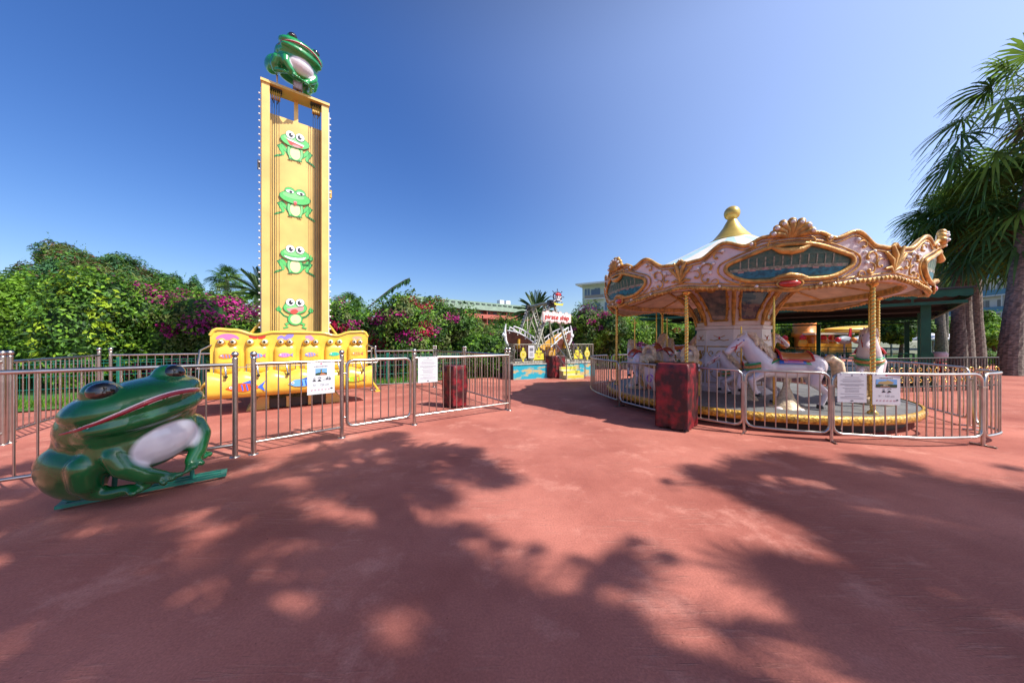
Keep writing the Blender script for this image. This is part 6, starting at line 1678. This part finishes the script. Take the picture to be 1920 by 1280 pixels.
def fan_palm(name, label, x, y, H, r, seed, nf=38, L=1.15, lean=(0, 0), base_r=0.3, group=None, spread=1.0, skirt=10, dry=6, low=0, lp=1.5, extra=None):
    t = thing(name, label, 'palm tree', (x, y, 0), 0, group); rnd = random.Random(seed)
    q = MB(); n = 46; m_ = 16; vs = []
    for i in range(n + 1):
        f = i / n; c = Vector((lean[0] * f ** lp, lean[1] * f ** lp, H * f)); rr = base_r * (1.25 - 0.35 * min(1, f * 3) - 0.15 * f)
        for j in range(m_):
            a = 2 * pi * j / m_; k = 1 + 0.05 * ((i + j) % 2) + 0.025 * rnd.uniform(-1, 1); vs.append(c + Vector((cos(a), sin(a), 0)) * rr * k)
    q.add(vs, [(i * m_ + j, i * m_ + (j + 1) % m_, (i + 1) * m_ + (j + 1) % m_, (i + 1) * m_ + j) for i in range(n) for j in range(m_)], PTR, False)
    q.build('trunk', t)
    topp = Vector((lean[0], lean[1], H)); V = []; F = []; M = []
    pet = MB()
    for i in range(nf):
        a = i * 2.39996 + rnd.uniform(-.2, .2); e = rad(78 - (118 + 24 * low) * (i / nf) ** 0.9 + rnd.uniform(-8, 8)); d = Vector((cos(a) * cos(e), sin(a) * cos(e), sin(e)))
        pl = r * rnd.uniform(0.85, 1.1) * spread; p = topp + d * pl + Vector((0, 0, -0.16 * pl * pl * cos(e)))
        mid = topp + d * pl * 0.5 + Vector((0, 0, 0.03)); pet.tube([topp, mid, p], [0.035, 0.022, 0.014], PG2, 5, cap=False)
        d2 = (p - mid).normalized(); fan(V, F, M, p, d2, L * rnd.uniform(0.85, 1.1), rnd, 1 if rnd.random() < 0.3 else 0, sag=0.45)
    for (P_, L_, D_) in (extra or []):
        mid = (topp + P_) / 2 + Vector((0, 0, 0.25)); pet.tube([topp, mid, P_], [0.035, 0.022, 0.014], PG2, 5, cap=False); fan(V, F, M, P_, D_, L_, rnd, 0, nseg=26, sag=0.12, w=0.05)
    for i in range(dry):
        a = rnd.uniform(0, 6.28); d = Vector((cos(a) * 0.45, sin(a) * 0.45, -0.9)); fan(V, F, M, topp + d * 0.7, d, L * 0.8, rnd, 2, nseg=16, sag=0.2)
    fast_mesh('crown', [tuple(v) for v in V], F, M, [PG, PG2, PDR], t); pet.build('frond_stalks', t)
    return t
PGp = 'tall fan palms on the right'
fan_palm('fan_palm', 'left trunk of the close palm cluster behind the pavilion corner', gx(1797, 17.2), 17.2, 8.4, 1.35, 61, lean=(-0.1, 0), base_r=0.27, group=PGp, nf=42, L=1.2, low=0.3)
fan_palm('fan_palm', 'middle trunk of the close palm cluster behind the pavilion corner', gx(1812, 18.0), 18.0, 8.7, 1.35, 62, lean=(-0.1, 0.1), base_r=0.27, group=PGp, nf=40, L=1.25, low=0.3)
fan_palm('fan_palm', 'right trunk of the close palm cluster behind the pavilion corner', gx(1833, 18.4), 18.4, 8.4, 1.35, 63, lean=(-0.35, 0), base_r=0.27, group=PGp, nf=40, L=1.25, low=0.3)
fan_palm('fan_palm', 'thick dark palm trunk at the right edge of the view', gx(1893, 14.2), 14.2, 12.2, 2.6, 64, lean=(1.7, 0), base_r=0.28, group=PGp, nf=44, L=1.75, dry=6, low=0.35)
fan_palm('fan_palm', 'second thick palm trunk partly cut by the right frame edge', gx(1922, 15.4), 15.4, 7.8, 2.1, 65, lean=(-0.3, 0), base_r=0.28, group=PGp, nf=64, L=1.6, low=1)
fan_palm('fan_palm', 'thin leaning palm trunk seen under the right end of the pavilion roof', gx(1766, 26), 26, 7.4, 1.1, 66, lean=(-0.5, 0), base_r=0.32, group=PGp, nf=30, L=1.0)
fan_palm('fan_palm', 'bright fan palm crown above the pavilion roof by the carousel', gx(1772, 30), 30, 6.6, 1.0, 67, base_r=0.25, group=PGp, nf=30, L=1.1)
fan_palm('fan_palm', 'small distant fan palm left of the yellow tower', gx(425, 26), 26, 6.6, 0.75, 68, base_r=0.18, nf=26, L=0.75, dry=3)
fan_palm('fan_palm', 'distant fan palm tops just right of the yellow tower', gx(655, 24), 24, 4.0, 0.8, 69, base_r=0.2, nf=26, L=0.9, dry=2)
def date_palm(label, x, y, H, Lf, seed, nf=34):
    t = thing('date_palm', label, 'palm tree', (x, y, 0)); rnd = random.Random(seed)
    q = MB(); q.lathe([(0.42, 0), (0.32, 0.5), (0.28, H * 0.7), (0.34, H)], PTR, 14); q.build('trunk', t)
    V = []; F = []; M = []; st = MB(); top_ = Vector((0, 0, H))
    for i in range(nf):
        a = i * 2.39996; e = rad(80 - 85 * (i / nf)); d = Vector((cos(a) * cos(e), sin(a) * cos(e), sin(e))); L = Lf * rnd.uniform(0.9, 1.1); prev = top_; pts = []
        for k in range(11):
            f = k / 10; p = top_ + d * L * f + Vector((0, 0, -0.28 * L * f * f * (0.5 + cos(e)))); pts.append(p)
        st.tube(pts, [0.03] * 10 + [0.01], PPH, 4, cap=False)
        for k in range(44):
            f = 0.12 + 0.86 * k / 43; x_ = f * 10; j = int(min(9, x_)); p = pts[j].lerp(pts[j + 1], x_ - j); ax = (pts[j + 1] - pts[j]).normalized(); sd = ax.cross(Vector((0, 0, 1)))
            sd = sd.normalized() if sd.length > 0.02 else Vector((1, 0, 0)); upv = sd.cross(ax)
            for s_ in (-1, 1):
                l = 0.42 * Lf / 2.4 * (1 - 0.6 * abs(f - 0.45)); dd = (sd * s_ + ax * 0.9 + upv * 0.35).normalized(); n = len(V)
                V += [p, p + dd * l * 0.5 + upv * 0.03, p + dd * l, p + dd * l * 0.5 - upv * 0.02 + ax * 0.03]; F.append((n, n + 1, n + 2, n + 3)); M.append(0)
    fast_mesh('crown', [tuple(v) for v in V], F, M, [PPH], t); st.build('frond_stalks', t); return t
date_palm('date palm with arching fronds behind the pirate ship', gx(1004, 24), 24, 3.5, 2.1, 5)
date_palm('date palm fronds half hidden behind the left of the yellow tower', gx(490, 22), 22, 4.6, 2.4, 6)
# palms standing behind and beside the camera: they throw the crown shadows on the paving
SP = 'fan palms beside the viewer whose shade falls on the paving'

# each crown: (where its shade falls, trunk height, lean, label); fans listed by the spot of paving each one shades
HUBS = [((-3.6, 2.4), 8.5, (0, 0), 1.5, 'fan palm behind the viewer shading the ground frog statue'),
        ((-1.6, 3.7), 7.0, (0.04, 2.0), 3.5, 'leaning fan palm beside the viewer shading the paving before the gate'),
        ((-1.5, 1.75), 8.5, (0, 0), 1.5, 'fan palm behind the viewer shading the near left paving'),
        ((0.4, 1.6), 8.0, (0, 0), 1.5, 'fan palm behind the viewer shading the near middle paving'),
        ((2.9, 3.2), 7.5, (0, 0), 1.5, 'fan palm right of the viewer shading the paving before the carousel'),
        ((4.5, 2.3), 8.5, (0, 0), 1.5, 'tall fan palm right of the viewer shading the right side paving'),
        ((2.3, 1.6), 7.5, (0, 0), 1.5, 'fan palm right of the viewer shading the lower right paving')]
SPOTS = [(600, 852, .45), (690, 838, .5), (780, 858, .5), (850, 880, .42), (915, 897, .25), (650, 905, .42), (740, 895, .45), (800, 925, .3), (690, 930, .25), (560, 880, .3), (470, 905, .4), (590, 828, .3), (730, 818, .25), (860, 850, .25),
 (60, 880, .5), (150, 930, .5), (250, 960, .45), (350, 930, .45), (430, 950, .4), (500, 985, .3), (60, 960, .5), (300, 880, .4), (400, 880, .35), (-100, 950, .5), (-120, 1080, .5),
 (60, 1060, .5), (180, 1040, .4), (60, 1180, .45), (220, 1150, .38), (350, 1210, .36), (100, 1270, .4), (260, 1270, .36), (440, 1260, .34), (450, 1010, .3), (560, 1020, .32), (660, 1030, .32), (760, 1020, .3), (850, 1010, .25), (430, 1140, .16), (620, 1100, .26), (720, 1090, .28), (820, 1080, .3), (900, 1130, .26), (600, 1190, .22), (860, 1190, .26), (580, 1270, .26), (900, 1270, .3), (980, 1150, .22), (1000, 1230, .28), (1100, 1200, .22), (1120, 1270, .28), (1230, 1260, .2), (1330, 1275, .16), (940, 1035, .13), (1010, 1045, .12), (1080, 1060, .11), (1180, 1020, .1), (1250, 1050, .1), (1060, 1130, .1), (1150, 1160, .14), (700, 1290, .2), (1240, 1330, .3), (1050, 1340, .3),
 (1330, 895, .3), (1400, 885, .42), (1480, 868, .4), (1450, 925, .45), (1560, 900, .55), (1640, 868, .35), (1680, 920, .55), (1800, 930, .55), (1900, 960, .5), (1540, 960, .42), (1640, 985, .45), (1760, 1000, .45), (1880, 1040, .45), (1680, 1060, .36), (1500, 1085, .24), (1560, 1110, .3), (1640, 1130, .32), (1760, 1090, .38), (1860, 1130, .38), (1580, 1180, .24), (1700, 1190, .32), (1820, 1210, .35), (1920, 1220, .35), (1680, 1250, .26), (1780, 1270, .3), (1890, 1280, .34), (1960, 1120, .4), (1980, 960, .5), (2050, 1050, .5), (1900, 880, .2), (1260, 905, .14)]
rs = random.Random(3); EX = {i: [] for i in range(len(HUBS))}
for (px, py, r0) in SPOTS:
    S = Vector((1.5 * (px - 960) / (py - 640), 900 / (py - 640)))
    k = min(range(len(HUBS)), key=lambda i: (Vector(HUBS[i][0]) - S).length)
    H = HUBS[k][1]
    for c in range(3 if r0 > 0.2 else 1):
        h = H + rs.uniform(-0.7, 0.5); s = S + Vector((rs.uniform(-1, 1), rs.uniform(-1, 1))) * r0 * 0.3
        w = Vector((s.x + 0.77 * h, s.y - 0.35 * h, h)); b = Vector((HUBS[k][0][0] + 0.77 * H, HUBS[k][0][1] - 0.35 * H, 0))
        hub = Vector((b.x, b.y, H)); d = (w - hub); d.z *= 0.3; d = d.normalized() if d.length > 0.05 else Vector((1, 0, 0))
        EX[k].append((w, r0 * 1.35, (d + Vector((0, 0, -0.15))).normalized(), b))
for k, ((sx_, sy_), H, lean, lp, lab) in enumerate(HUBS):
    bx = sx_ + 0.77 * H - lean[0]; by = sy_ - 0.35 * H - lean[1]
    ex = [(w - Vector((bx, by, 0)), L_, D_) for (w, L_, D_, b) in EX[k]]
    fan_palm('fan_palm', lab, bx, by, H, 0.55, 81 + k, nf=7, L=0.6, lean=lean, lp=lp, base_r=0.2, group=SP, dry=2, extra=ex)
